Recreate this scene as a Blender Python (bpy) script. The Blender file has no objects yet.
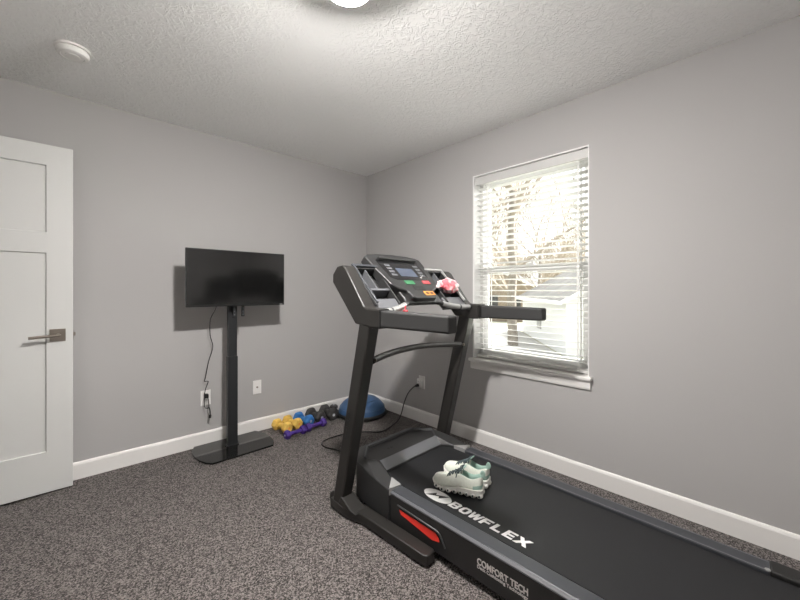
import bpy, bmesh, math, random
from mathutils import Vector, Matrix, noise

random.seed(7)
SC = bpy.context.scene
COL = SC.collection
R = math.radians

# ------------------------------------------------------------------ camera, sky, exposure
F_PX = 362.0
YAW = R(46.8)
FW = Vector((math.cos(YAW), math.sin(YAW), 0))
RT = Vector((math.sin(YAW), -math.cos(YAW), 0))
CAM = Vector((-2.419, -3.106, 1.2054))
cd = bpy.data.cameras.new('camera')
cam = bpy.data.objects.new('camera', cd)
COL.objects.link(cam)
cam.location = CAM
cam.rotation_euler = (R(90), 0, YAW - R(90))
cd.sensor_width = 36.0
cd.lens = F_PX / 800.0 * 36.0
cd.shift_y = -9.5 / 800.0
cd.clip_start = 0.05
cd.clip_end = 300
SC.camera = cam

w = bpy.data.worlds.new('overcast_sky')
SC.world = w
w.use_nodes = True
bg = w.node_tree.nodes['Background']
bg.inputs['Color'].default_value = (0.97, 0.985, 1.0, 1)
bg.inputs['Strength'].default_value = 1.6

# hazy sun added as fill, to bounce off the slats onto the ceiling
sd_ = bpy.data.lights.new('hazy_fill_sun', 'SUN')
sd_.energy = 31.0
sd_.angle = R(50)
sd_.color = (1.0, 0.985, 0.96)
sun = bpy.data.objects.new('hazy_fill_sun', sd_)
COL.objects.link(sun)
sun.rotation_euler = Vector((-0.66, 0.34, -0.60)).to_track_quat('-Z', 'Y').to_euler()

SC.view_settings.view_transform = 'Standard'
SC.view_settings.look = 'None'
SC.view_settings.gamma = 1
SC.view_settings.exposure = 0.38
SC.view_settings.use_curve_mapping = False
LAMP_EMIT = 1090.0          # glowing glass of the ceiling lamp
LAMP_COL = (1.0, 0.965, 0.93)
SC.cycles.max_bounces = 10
SC.cycles.diffuse_bounces = 7
SC.cycles.transparent_max_bounces = 24


# ------------------------------------------------------------------ materials
def lin(c):
    return tuple((v / 255 / 12.92) if v / 255 <= 0.04045 else ((v / 255 + 0.055) / 1.055) ** 2.4 for v in c)


def mat(name, col, rough=0.5, metal=0.0, spec=0.5, bump=None, var=None, coat=0.0):
    """procedural principled material; bump=(scale, strength, distance); var=(scale, amount)"""
    m = bpy.data.materials.new(name)
    m.use_nodes = True
    nt = m.node_tree
    b = nt.nodes['Principled BSDF']
    b.inputs['Base Color'].default_value = (*col, 1)
    b.inputs['Roughness'].default_value = rough
    b.inputs['Metallic'].default_value = metal
    b.inputs['Specular IOR Level'].default_value = spec
    b.inputs['Coat Weight'].default_value = coat
    tc = nt.nodes.new('ShaderNodeTexCoord')
    if var:
        n = nt.nodes.new('ShaderNodeTexNoise')
        n.inputs['Scale'].default_value = var[0]
        n.inputs['Detail'].default_value = 4
        nt.links.new(tc.outputs['Object'], n.inputs['Vector'])
        r = nt.nodes.new('ShaderNodeValToRGB')
        a = var[1]
        r.color_ramp.elements[0].position = 0.3
        r.color_ramp.elements[1].position = 0.7
        r.color_ramp.elements[0].color = (*[v * (1 - a) for v in col], 1)
        r.color_ramp.elements[1].color = (*[min(1, v * (1 + a)) for v in col], 1)
        nt.links.new(n.outputs['Fac'], r.inputs['Fac'])
        nt.links.new(r.outputs['Color'], b.inputs['Base Color'])
    if bump:
        n = nt.nodes.new('ShaderNodeTexNoise')
        n.inputs['Scale'].default_value = bump[0]
        n.inputs['Detail'].default_value = 3
        nt.links.new(tc.outputs['Object'], n.inputs['Vector'])
        bp = nt.nodes.new('ShaderNodeBump')
        bp.inputs['Strength'].default_value = bump[1]
        bp.inputs['Distance'].default_value = bump[2]
        nt.links.new(n.outputs['Fac'], bp.inputs['Height'])
        nt.links.new(bp.outputs['Normal'], b.inputs['Normal'])
    return m


def emit_mat(name, col, strength):
    m = bpy.data.materials.new(name)
    m.use_nodes = True
    nt = m.node_tree
    nt.nodes.remove(nt.nodes['Principled BSDF'])
    e = nt.nodes.new('ShaderNodeEmission')
    e.inputs['Color'].default_value = (*col, 1)
    e.inputs['Strength'].default_value = strength
    nt.links.new(e.outputs['Emission'], nt.nodes['Material Output'].inputs['Surface'])
    return m


def glass_mat(name):
    m = bpy.data.materials.new(name)
    m.use_nodes = True
    nt = m.node_tree
    nt.nodes.remove(nt.nodes['Principled BSDF'])
    t = nt.nodes.new('ShaderNodeBsdfTransparent')
    t.inputs['Color'].default_value = (0.97, 0.98, 0.97, 1)
    g = nt.nodes.new('ShaderNodeBsdfGlossy')
    g.inputs['Roughness'].default_value = 0.02
    fr = nt.nodes.new('ShaderNodeFresnel')
    fr.inputs['IOR'].default_value = 1.35
    mx = nt.nodes.new('ShaderNodeMixShader')
    nt.links.new(fr.outputs['Fac'], mx.inputs['Fac'])
    nt.links.new(t.outputs['BSDF'], mx.inputs[1])
    nt.links.new(g.outputs['BSDF'], mx.inputs[2])
    nt.links.new(mx.outputs['Shader'], nt.nodes['Material Output'].inputs['Surface'])
    return m


def carpet_mat():
    m = bpy.data.materials.new('flecked_carpet')
    m.use_nodes = True
    nt = m.node_tree
    b = nt.nodes['Principled BSDF']
    b.inputs['Roughness'].default_value = 0.95
    b.inputs['Specular IOR Level'].default_value = 0.1
    b.inputs['Sheen Weight'].default_value = 0.15
    tc = nt.nodes.new('ShaderNodeTexCoord')
    v = nt.nodes.new('ShaderNodeTexVoronoi')
    v.inputs['Scale'].default_value = 215
    v.inputs['Randomness'].default_value = 1.0
    nt.links.new(tc.outputs['Object'], v.inputs['Vector'])
    sep = nt.nodes.new('ShaderNodeSeparateColor')
    nt.links.new(v.outputs['Color'], sep.inputs['Color'])
    n = nt.nodes.new('ShaderNodeTexNoise')
    n.inputs['Scale'].default_value = 120
    n.inputs['Detail'].default_value = 5
    n.inputs['Roughness'].default_value = 0.75
    nt.links.new(tc.outputs['Object'], n.inputs['Vector'])
    mix = nt.nodes.new('ShaderNodeMath')
    mix.operation = 'MULTIPLY_ADD'
    nt.links.new(sep.outputs['Red'], mix.inputs[0])
    mix.inputs[1].default_value = 0.5
    mul = nt.nodes.new('ShaderNodeMath')
    mul.operation = 'MULTIPLY'
    nt.links.new(n.outputs['Fac'], mul.inputs[0])
    mul.inputs[1].default_value = 0.5
    nt.links.new(mul.outputs[0], mix.inputs[2])
    r = nt.nodes.new('ShaderNodeValToRGB')
    e = r.color_ramp.elements
    e[0].position = 0.32
    e[0].color = (0.020, 0.017, 0.015, 1)
    e[1].position = 0.70
    e[1].color = (0.265, 0.235, 0.225, 1)
    k = e.new(0.5)
    k.color = (0.094, 0.081, 0.076, 1)
    nt.links.new(mix.outputs[0], r.inputs['Fac'])
    nt.links.new(r.outputs['Color'], b.inputs['Base Color'])
    bp = nt.nodes.new('ShaderNodeBump')
    bp.inputs['Strength'].default_value = 1.0
    bp.inputs['Distance'].default_value = 0.007
    nt.links.new(mix.outputs[0], bp.inputs['Height'])
    nt.links.new(bp.outputs['Normal'], b.inputs['Normal'])
    return m


def ceiling_mat():
    m = bpy.data.materials.new('stomped_ceiling_paint')
    m.use_nodes = True
    nt = m.node_tree
    b = nt.nodes['Principled BSDF']
    b.inputs['Base Color'].default_value = (0.92, 0.92, 0.91, 1)
    b.inputs['Roughness'].default_value = 0.85
    b.inputs['Specular IOR Level'].default_value = 0.2
    tc = nt.nodes.new('ShaderNodeTexCoord')
    n = nt.nodes.new('ShaderNodeTexNoise')
    n.inputs['Scale'].default_value = 26
    n.inputs['Detail'].default_value = 5
    n.inputs['Roughness'].default_value = 0.62
    n.inputs['Distortion'].default_value = 1.6
    nt.links.new(tc.outputs['Object'], n.inputs['Vector'])
    r = nt.nodes.new('ShaderNodeValToRGB')
    r.color_ramp.elements[0].position = 0.44
    r.color_ramp.elements[1].position = 0.62
    nt.links.new(n.outputs['Fac'], r.inputs['Fac'])
    bp = nt.nodes.new('ShaderNodeBump')
    bp.inputs['Strength'].default_value = 0.55
    bp.inputs['Distance'].default_value = 0.006
    nt.links.new(r.outputs['Color'], bp.inputs['Height'])
    nt.links.new(bp.outputs['Normal'], b.inputs['Normal'])
    return m


M = {}
M['wall'] = mat('grey_wall_paint', (0.430, 0.420, 0.415), 0.7, spec=0.25, bump=(180, 0.05, 0.002))
M['ceiling'] = ceiling_mat()
M['carpet'] = carpet_mat()
M['trim'] = mat('white_trim_paint', (0.79, 0.775, 0.755), 0.4, spec=0.4)
M['door'] = mat('white_door_paint', (0.64, 0.64, 0.625), 0.45, spec=0.4)
M['vinyl'] = mat('white_vinyl', (0.80, 0.80, 0.79), 0.4)
M['slat'] = mat('white_blind_slat', (0.57, 0.565, 0.55), 0.45)
M['cord_white'] = mat('white_cord', (0.8, 0.8, 0.78), 0.8)
M['glass'] = glass_mat('window_glass')
M['plate'] = mat('white_outlet_plastic', (0.82, 0.81, 0.79), 0.35)
M['dark_slot'] = mat('dark_slot', (0.02, 0.02, 0.02), 0.5)
M['nickel'] = mat('satin_nickel', (0.36, 0.32, 0.28), 0.32, metal=1.0)
M['black_plastic'] = mat('black_plastic', (0.015, 0.0147, 0.0145), 0.42, bump=(420, 0.12, 0.001))
M['black_paint'] = mat('black_powder_coat', (0.020, 0.0185, 0.017), 0.42, bump=(600, 0.08, 0.001))
M['dark_plastic'] = mat('charcoal_plastic', (0.027, 0.027, 0.0275), 0.42, bump=(420, 0.10, 0.001))
M['rail'] = mat('rail_grey_plastic', (0.043, 0.046, 0.053), 0.36, bump=(260, 0.15, 0.001))
M['grey_plastic'] = mat('grey_plastic', (0.115, 0.118, 0.127), 0.40)
M['silver'] = mat('silver_plastic', (0.33, 0.33, 0.325), 0.35, metal=0.2)
M['foam'] = mat('black_grip_foam', (0.028, 0.028, 0.028), 0.6, bump=(500, 0.2, 0.001))
M['belt'] = mat('running_belt_rubber', (0.0095, 0.0100, 0.0115), 0.5, bump=(700, 0.25, 0.0008), var=(3, 0.12))
M['letter'] = mat('white_print', (0.72, 0.72, 0.71), 0.5)
M['letter_grey'] = mat('grey_print', (0.52, 0.50, 0.48), 0.5)
M['red'] = mat('red_decal', (0.80, 0.045, 0.030), 0.4)
M['red_button'] = mat('red_button', (0.52, 0.07, 0.08), 0.4)
M['green_button'] = mat('green_button', (0.045, 0.19, 0.085), 0.4)
M['orange'] = mat('orange_sticker', (0.78, 0.30, 0.05), 0.5)
M['screen_glass'] = mat('console_glass', (0.012, 0.012, 0.013), 0.12, spec=0.6)
M['lcd'] = mat('blue_grey_display', (0.075, 0.09, 0.125), 0.15)
M['tv_screen'] = mat('television_glass', (0.008, 0.008, 0.008), 0.13, spec=1.0)
M['tv_bezel'] = mat('television_bezel', (0.012, 0.012, 0.012), 0.3)
M['stand_pole'] = mat('black_stand_metal', (0.020, 0.021, 0.023), 0.38)
M['stand_glass'] = mat('black_tempered_glass', (0.010, 0.010, 0.010), 0.07, spec=0.6)
M['cable'] = mat('black_cable', (0.015, 0.014, 0.014), 0.5)
M['yellow'] = mat('yellow_neoprene', (0.74, 0.48, 0.10), 0.65, var=(30, 0.15))
M['blue'] = mat('blue_neoprene', (0.028, 0.16, 0.44), 0.55, var=(30, 0.12))
M['purple'] = mat('purple_neoprene', (0.058, 0.022, 0.21), 0.55, var=(30, 0.12))
M['iron'] = mat('charcoal_neoprene', (0.038, 0.036, 0.036), 0.6, var=(30, 0.15))
M['print_dot'] = mat('pale_weight_print', (0.55, 0.57, 0.62), 0.5)
M['dome_blue'] = mat('blue_vinyl', (0.045, 0.105, 0.22), 0.38, bump=(60, 0.05, 0.002))
M['knit'] = mat('pale_mint_knit', (0.62, 0.645, 0.575), 0.9, bump=(420, 0.35, 0.0015), var=(90, 0.06))
M['mint'] = mat('mint_lining', (0.27, 0.39, 0.335), 0.9, bump=(300, 0.3, 0.0015))
M['sole'] = mat('off_white_foam', (0.72, 0.71, 0.67), 0.7, bump=(90, 0.08, 0.001))
M['lace'] = mat('dark_teal_lace', (0.055, 0.075, 0.080), 0.8)
M['grass'] = mat('pale_winter_lawn', (0.30, 0.30, 0.23), 0.95, var=(0.25, 0.25))
M['concrete'] = mat('pale_driveway', (0.36, 0.355, 0.34), 0.9, var=(1.5, 0.08))
M['siding'] = mat('white_siding', (0.66, 0.66, 0.65), 0.7)
M['shingle'] = mat('grey_shingles', (0.075, 0.072, 0.068), 0.9, var=(1.2, 0.35))
M['tan_wall'] = mat('tan_house_siding', (0.23, 0.185, 0.14), 0.8, var=(2, 0.15))
M['bark'] = mat('pale_brown_bark', (0.20, 0.175, 0.145), 0.95, var=(4, 0.2))
M['twig'] = mat('dry_tan_twigs', (0.29, 0.25, 0.20), 0.95)
M['evergreen'] = mat('dull_green_leaves', (0.06, 0.075, 0.035), 0.9)
M['shade_glow'] = mat('shade_fill_glow', (0.82, 0.81, 0.79), 0.3)
M['shade_glow'].node_tree.nodes['Principled BSDF'].inputs['Emission Color'].default_value = (*LAMP_COL, 1)
M['shade_glow'].node_tree.nodes['Principled BSDF'].inputs['Emission Strength'].default_value = 1.3  # added glow, fills the dark ring the cup leaves on the ceiling
M['dome_light'] = emit_mat('glowing_lamp_glass', LAMP_COL, LAMP_EMIT)


def cloth_mat():
    m = mat('pink_and_white_cloth', (0.8, 0.5, 0.5), 0.9, bump=(200, 0.3, 0.001))
    nt = m.node_tree
    b = nt.nodes['Principled BSDF']
    tc = nt.nodes.new('ShaderNodeTexCoord')
    n = nt.nodes.new('ShaderNodeTexNoise')
    n.inputs['Scale'].default_value = 17
    n.inputs['Detail'].default_value = 1.5
    nt.links.new(tc.outputs['Object'], n.inputs['Vector'])
    r = nt.nodes.new('ShaderNodeValToRGB')
    r.color_ramp.elements[0].position = 0.44
    r.color_ramp.elements[0].color = (0.68, 0.16, 0.19, 1)
    r.color_ramp.elements[1].position = 0.56
    r.color_ramp.elements[1].color = (0.84, 0.66, 0.66, 1)
    nt.links.new(n.outputs['Fac'], r.inputs['Fac'])
    nt.links.new(r.outputs['Color'], b.inputs['Base Color'])
    return m


M['cloth'] = cloth_mat()


# ------------------------------------------------------------------ mesh helpers
def B():
    return bmesh.new()


def box(bm, x0, x1, y0, y1, z0, z1):
    v = [bm.verts.new((x, y, z)) for z in (z0, z1) for y in (y0, y1) for x in (x0, x1)]
    for f in ((0, 2, 3, 1), (4, 5, 7, 6), (0, 1, 5, 4), (1, 3, 7, 5), (3, 2, 6, 7), (2, 0, 4, 6)):
        bm.faces.new([v[i] for i in f])


def prism(bm, pts, axis, a, b):
    def p(q, t):
        if axis == 'x':
            return (t, q[0], q[1])
        if axis == 'y':
            return (q[0], t, q[1])
        return (q[0], q[1], t)
    A = [bm.verts.new(p(q, a)) for q in pts]
    Bv = [bm.verts.new(p(q, b)) for q in pts]
    bm.faces.new(A)
    bm.faces.new(list(reversed(Bv)))
    n = len(pts)
    for i in range(n):
        bm.faces.new((A[i], Bv[i], Bv[(i + 1) % n], A[(i + 1) % n]))


def smooth_path(pts, n=6):
    pts = [Vector(p) for p in pts]
    if len(pts) < 3:
        return pts
    out = []
    P = [pts[0] * 2 - pts[1]] + pts + [pts[-1] * 2 - pts[-2]]
    for i in range(1, len(P) - 2):
        p0, p1, p2, p3 = P[i - 1:i + 3]
        for k in range(n):
            t = k / n
            out.append(0.5 * ((2 * p1) + (p2 - p0) * t + (2 * p0 - 5 * p1 + 4 * p2 - p3) * t * t
                              + (3 * p1 - p0 - 3 * p2 + p3) * t ** 3))
    out.append(pts[-1])
    return out


def tube(bm, pts, r, seg=10, r_end=None, caps=True, flat=None):
    pts = [Vector(p) for p in pts]
    n = len(pts)
    rings = []
    t0 = (pts[1] - pts[0]).normalized()
    up = Vector((0, 0, 1)) if abs(t0.z) < 0.9 else Vector((1, 0, 0))
    nrm = t0.cross(up).normalized()
    for i, p in enumerate(pts):
        t = (pts[min(i + 1, n - 1)] - pts[max(i - 1, 0)]).normalized()
        nrm = (nrm - t * nrm.dot(t)).normalized()
        bn = t.cross(nrm)
        rr = r if r_end is None else r + (r_end - r) * i / (n - 1)
        ring = []
        for k in range(seg):
            a = 2 * math.pi * k / seg
            ring.append(bm.verts.new(p + nrm * (math.cos(a) * rr) + bn * (math.sin(a) * rr * (flat or 1))))
        rings.append(ring)
    for i in range(n - 1):
        for k in range(seg):
            bm.faces.new((rings[i][k], rings[i][(k + 1) % seg], rings[i + 1][(k + 1) % seg], rings[i + 1][k]))
    if caps:
        bm.faces.new(list(reversed(rings[0])))
        bm.faces.new(rings[-1])


def lathe(bm, prof, seg=40, c=(0, 0, 0), mtx=None):
    """prof: list of (r, z); r=0 ends become poles"""
    c = Vector(c)
    rings = []
    for r, z in prof:
        if r < 1e-6:
            p = Vector((0, 0, z))
            rings.append([bm.verts.new((mtx @ p if mtx else p) + c)])
        else:
            ring = []
            for k in range(seg):
                a = 2 * math.pi * k / seg
                p = Vector((r * math.cos(a), r * math.sin(a), z))
                ring.append(bm.verts.new((mtx @ p if mtx else p) + c))
            rings.append(ring)
    for a, b in zip(rings, rings[1:]):
        if len(a) == 1 and len(b) == 1:
            continue
        for k in range(seg):
            k2 = (k + 1) % seg
            if len(a) == 1:
                bm.faces.new((a[0], b[k], b[k2]))
            elif len(b) == 1:
                bm.faces.new((a[k], b[0], a[k2]))
            else:
                bm.faces.new((a[k], b[k], b[k2], a[k2]))
    if len(rings[0]) > 1:
        bm.faces.new(list(reversed(rings[0])))
    if len(rings[-1]) > 1:
        bm.faces.new(rings[-1])


def obj(name, bm, m, parent=None, bevel=0.0, seg=2, smooth=False, label=None, angle=35):
    bmesh.ops.recalc_face_normals(bm, faces=bm.faces[:])
    me = bpy.data.meshes.new(name)
    bm.to_mesh(me)
    bm.free()
    for mm in (m if isinstance(m, (list, tuple)) else [m]):
        me.materials.append(mm)
    o = bpy.data.objects.new(name, me)
    COL.objects.link(o)
    if parent:
        o.parent = parent
    if smooth or bevel:
        for p in me.polygons:
            p.use_smooth = True
        if not bevel:
            me.set_sharp_from_angle(angle=R(angle))
    if bevel:
        mod = o.modifiers.new('bevel', 'BEVEL')
        mod.width = bevel
        mod.segments = seg
        mod.limit_method = 'ANGLE'
        mod.angle_limit = R(30)
        mod.harden_normals = True
    if label:
        o['label'] = label
    return o


def tag(o, label, cat, group=None):
    o['label'] = label
    o['category'] = cat
    if group:
        o['group'] = group
    return o


def thing(name, label, cat, loc=(0, 0, 0), rotz=0.0, group=None):
    o = bpy.data.objects.new(name, None)
    COL.objects.link(o)
    o.empty_display_size = 0.1
    o.location = loc
    o.rotation_euler = (0, 0, rotz)
    return tag(o, label, cat, group)


def struct(name, bm, m, parent=None, **kw):
    o = obj(name, bm, m, parent, **kw)
    o['kind'] = 'structure'
    return o


def frame(name, kind=None, loc=(0, 0, 0), rotz=0):
    o = bpy.data.objects.new(name, None)
    COL.objects.link(o)
    o.location = loc
    o.rotation_euler = (0, 0, rotz)
    if kind:
        o['kind'] = kind
    return o


def copy_tree(root):
    r = root.copy()
    COL.objects.link(r)
    for ch in list(root.children):
        c = ch.copy()
        COL.objects.link(c)
        c.parent = r
        for g in list(ch.children):
            d = g.copy()
            COL.objects.link(d)
            d.parent = c
    return r


def lettering(name, body, size, m, parent, origin, xd, yd, width=None, bold=0.0, shear=0.0, depth=0.0006, align='LEFT', spacing=1.0):
    """text turned to a mesh lying in the plane of xd, yd"""
    cu = bpy.data.curves.new(name, 'FONT')
    cu.body = body
    cu.size = size
    cu.offset = bold
    cu.shear = shear
    cu.extrude = depth
    cu.align_x = align
    cu.space_character = spacing
    tmp = bpy.data.objects.new('tmp_text', cu)
    COL.objects.link(tmp)
    dg = bpy.context.evaluated_depsgraph_get()
    me = bpy.data.meshes.new_from_object(tmp.evaluated_get(dg))
    bpy.data.objects.remove(tmp)
    bpy.data.curves.remove(cu)
    xs = [v.co.x for v in me.vertices]
    x0, x1 = min(xs), max(xs)
    k = 1.0 if width is None else width / (x1 - x0)
    if width is not None:
        for v in me.vertices:
            v.co.x = (v.co.x - x0) * k
    xd = Vector(xd).normalized()
    yd = Vector(yd).normalized()
    zd = xd.cross(yd)
    mx = Matrix((xd, yd, zd)).transposed().to_4x4()
    mx.translation = Vector(origin)
    me.transform(mx)
    me.materials.append(m)
    o = bpy.data.objects.new(name, me)
    COL.objects.link(o)
    o.parent = parent
    return o


# ------------------------------------------------------------------ room shell
H = 2.44
XL, YF = -3.15, -3.94         # left wall, wall behind the camera
T = 0.14
WY0, WY1, WZ0, WZ1 = -2.262, -1.385, 0.655, 2.122   # window opening
DY0, DY1, DZ = -0.93, -0.135, 2.06                  # doorway in the left wall

bm = B(); box(bm, XL - 1.3, T, YF - T, T, -0.12, 0.0)
struct('floor', bm, M['carpet'])
bm = B(); box(bm, XL - 1.3, T, YF - T, T, H, H + 0.12)
struct('ceiling', bm, M['ceiling'])
bm = B(); box(bm, XL - T, T, 0, T, 0, H)
struct('wall_back', bm, M['wall'])
bm = B()
box(bm, 0, T, YF, WY0, 0, H)
box(bm, 0, T, WY1, 0, 0, H)
box(bm, 0, T, WY0, WY1, 0, WZ0)
box(bm, 0, T, WY0, WY1, WZ1, H)
struct('wall_right', bm, M['wall'])
bm = B(); box(bm, XL - T, T, YF - T, YF, 0, H)
struct('wall_front', bm, M['wall'])
bm = B()
box(bm, XL - 0.11, XL, YF, DY0, 0, H)
box(bm, XL - 0.11, XL, DY1, 0, 0, H)
box(bm, XL - 0.11, XL, DY0, DY1, DZ, H)
struct('wall_left', bm, M['wall'])
# hallway beyond the doorway
bm = B()
box(bm, XL - 1.3, XL - 1.2, YF - T, T, 0, H)
box(bm, XL - 1.2, XL - 0.11, 0.02, T, 0, H)
box(bm, XL - 1.2, XL - 0.11, YF - T, YF, 0, H)
struct('wall_hall', bm, M['wall'])

BASE_H = 0.108


def base_profile(t=0.015):
    return [(0, 0), (t, 0), (t, BASE_H - 0.016), (t - 0.004, BASE_H - 0.006), (t - 0.009, BASE_H), (0, BASE_H)]


bm = B(); prism(bm, [(-a, z) for a, z in base_profile()], 'x', XL, -0.0002)
struct('baseboard_back', bm, M['trim'])
bm = B(); prism(bm, [(-a, z) for a, z in base_profile()], 'y', YF, -0.0152)
struct('baseboard_right', bm, M['trim'])
bm = B(); prism(bm, [(XL + a, z) for a, z in base_profile()], 'y', YF + 0.016, DY0 - 0.07)
struct('baseboard_left', bm, M['trim'])
bm = B(); prism(bm, [(YF + a, z) for a, z in base_profile()], 'x', XL, -0.016)
struct('baseboard_front', bm, M['trim'])
# doorway casing
bm = B()
box(bm, XL, XL + 0.016, DY0 - 0.065, DY0, 0, DZ)
box(bm, XL, XL + 0.016, DY1, DY1 + 0.065, 0, DZ)
box(bm, XL, XL + 0.016, DY0 - 0.075, DY1 + 0.075, DZ, DZ + 0.08)
box(bm, XL - 0.11, XL, DY0, DY0 + 0.016, 0, DZ)
box(bm, XL - 0.11, XL, DY1 - 0.016, DY1, 0, DZ)
box(bm, XL - 0.11, XL, DY0, DY1, DZ - 0.016, DZ)
struct('trim_1', bm, M['trim'], bevel=0.003)

# ------------------------------------------------------------------ open door against the back wall
door = frame('door_1', 'structure', loc=(-3.118, -0.088, 0.0))
DW = 0.757                     # local x: hinge 0 -> latch edge DW ; front face y = -0.037


def door_slab():
    """one closed slab with three recessed panels on both faces"""
    bm = B()
    st, mid = 0.118, DW / 2
    xs = [0, st, mid - 0.055, mid + 0.055, DW - st, DW]
    zs = [0.014, 0.254, 1.426, 1.550, 1.944, 2.066]
    cache = {}

    def v(x, y, z):
        k = (round(x, 5), round(y, 5), round(z, 5))
        if k not in cache:
            cache[k] = bm.verts.new((x, y, z))
        return cache[k]

    def q(*p):
        bm.faces.new([v(*c) for c in p])

    def rec(i, j):
        return (j == 1 and i in (1, 3)) or (j == 3 and i in (1, 2, 3))

    for side, sg in ((-0.037, 1), (0.0, -1)):
        def dep(i, j):
            return side + (0.012 * sg if 0 <= i < 5 and 0 <= j < 5 and rec(i, j) else 0.0)
        for i in range(5):
            for j in range(5):
                y = dep(i, j)
                q((xs[i], y, zs[j]), (xs[i + 1], y, zs[j]), (xs[i + 1], y, zs[j + 1]), (xs[i], y, zs[j + 1]))
                if i < 4 and dep(i + 1, j) != y:
                    y2 = dep(i + 1, j)
                    q((xs[i + 1], y, zs[j]), (xs[i + 1], y2, zs[j]), (xs[i + 1], y2, zs[j + 1]), (xs[i + 1], y, zs[j + 1]))
                if j < 4 and dep(i, j + 1) != y:
                    y2 = dep(i, j + 1)
                    q((xs[i], y, zs[j + 1]), (xs[i + 1], y, zs[j + 1]), (xs[i + 1], y2, zs[j + 1]), (xs[i], y2, zs[j + 1]))
    for i in range(5):
        for z in (zs[0], zs[-1]):
            q((xs[i], -0.037, z), (xs[i + 1], -0.037, z), (xs[i + 1], 0, z), (xs[i], 0, z))
    for j in range(5):
        for x in (xs[0], xs[-1]):
            q((x, -0.037, zs[j]), (x, -0.037, zs[j + 1]), (x, 0, zs[j + 1]), (x, 0, zs[j]))
    return bm


s = struct('door_slab', door_slab(), M['door'], door, bevel=0.003)
for sgn, nm in ((1, 0), (-1, 1)):
    y0 = -0.037 if sgn == 1 else 0.0
    bm = B()
    box(bm, DW - 0.103, DW - 0.033, min(y0, y0 - 0.008 * sgn), max(y0, y0 - 0.008 * sgn), 0.902, 0.976)
    h = struct('door_handle', bm, M['nickel'], door, bevel=0.0015)
    bm = B()
    tube(bm, [(DW - 0.066, y0 - 0.006 * sgn, 0.938), (DW - 0.066, y0 - 0.04 * sgn, 0.938)], 0.011, 14)
    tube(bm, smooth_path([(DW - 0.058, y0 - 0.042 * sgn, 0.940), (DW - 0.10, y0 - 0.043 * sgn, 0.938),
                          (DW - 0.19, y0 - 0.043 * sgn, 0.933)]), 0.0085, 12)
    struct('lever', bm, M['nickel'], h, smooth=True)
bm = B()
box(bm, DW - 0.001, DW + 0.002, -0.032, -0.005, 0.91, 0.968)
box(bm, DW, DW + 0.012, -0.024, -0.012, 0.928, 0.95)
struct('latch', bm, M['nickel'], door, bevel=0.001)
for z in (0.2, 1.05, 1.86):
    bm = B()
    tube(bm, [(-0.004, 0.002, z), (-0.004, 0.002, z + 0.09)], 0.006, 10)
    struct('hinge', bm, M['nickel'], door, smooth=True)

# ------------------------------------------------------------------ window in the right wall
win = frame('window_1', 'structure', loc=(0, 0, 0))
bm = B()      # white returns of the recess
box(bm, 0.001, T, WY1 - 0.012, WY1, WZ0, WZ1)
box(bm, 0.001, T, WY0, WY0 + 0.006, WZ0, WZ1)
box(bm, 0.001, T, WY0 + 0.006, WY1 - 0.012, WZ1 - 0.010, WZ1)
struct('window_jamb', bm, M['vinyl'], win)
fy0, fy1, fz0, fz1 = WY0 + 0.006, WY1 - 0.012, WZ0 + 0.012, WZ1 - 0.010


def ring(bm, x0, x1, y0, y1, z0, z1, wd, wb=None, wt=None):
    wb = wb or wd
    wt = wt or wd
    box(bm, x0, x1, y0, y0 + wd, z0, z1)
    box(bm, x0, x1, y1 - wd, y1, z0, z1)
    box(bm, x0, x1, y0 + wd, y1 - wd, z0, z0 + wb)
    box(bm, x0, x1, y0 + wd, y1 - wd, z1 - wt, z1)


bm = B(); ring(bm, 0.085, 0.155, fy0, fy1, fz0, fz1, 0.030, 0.03, 0.03)
struct('window_frame', bm, M['vinyl'], win, bevel=0.003)
ZM = 1.372
bm = B(); ring(bm, 0.122, 0.146, fy0 + 0.03, fy1 - 0.03, ZM - 0.022, fz1 - 0.03, 0.032, 0.045, 0.035)
us = struct('upper_sash', bm, M['vinyl'], win, bevel=0.003)
bm = B(); box(bm, 0.132, 0.136, fy0 + 0.06, fy1 - 0.06, ZM + 0.02, fz1 - 0.06)
struct('upper_pane', bm, M['glass'], us)
bm = B(); ring(bm, 0.093, 0.119, fy0 + 0.03, fy1 - 0.03, fz0 + 0.03, ZM + 0.024, 0.034, 0.052, 0.050)
ls = struct('lower_sash', bm, M['vinyl'], win, bevel=0.003)
bm = B(); box(bm, 0.104, 0.108, fy0 + 0.062, fy1 - 0.062, fz0 + 0.08, ZM - 0.02)
struct('lower_pane', bm, M['glass'], ls)
bm = B()
box(bm, 0.086, 0.098, (fy0 + fy1) / 2 - 0.03, (fy0 + fy1) / 2 + 0.03, ZM + 0.024, ZM + 0.036)
struct('sash_lock', bm, M['vinyl'], ls, bevel=0.002)
bm = B()      # stool and apron
box(bm, -0.034, 0.10, WY0 - 0.022, WY1 + 0.022, WZ0 - 0.012, WZ0 + 0.012)
sl = struct('window_sill', bm, M['trim'], win, bevel=0.005)
bm = B()
prism(bm, [(-0.0, WZ0 - 0.075), (-0.012, WZ0 - 0.072), (-0.016, WZ0 - 0.06), (-0.016, WZ0 - 0.012), (0.0, WZ0 - 0.012)], 'y', WY0 - 0.012, WY1 + 0.012)
struct('window_apron', bm, M['trim'], win)

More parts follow.
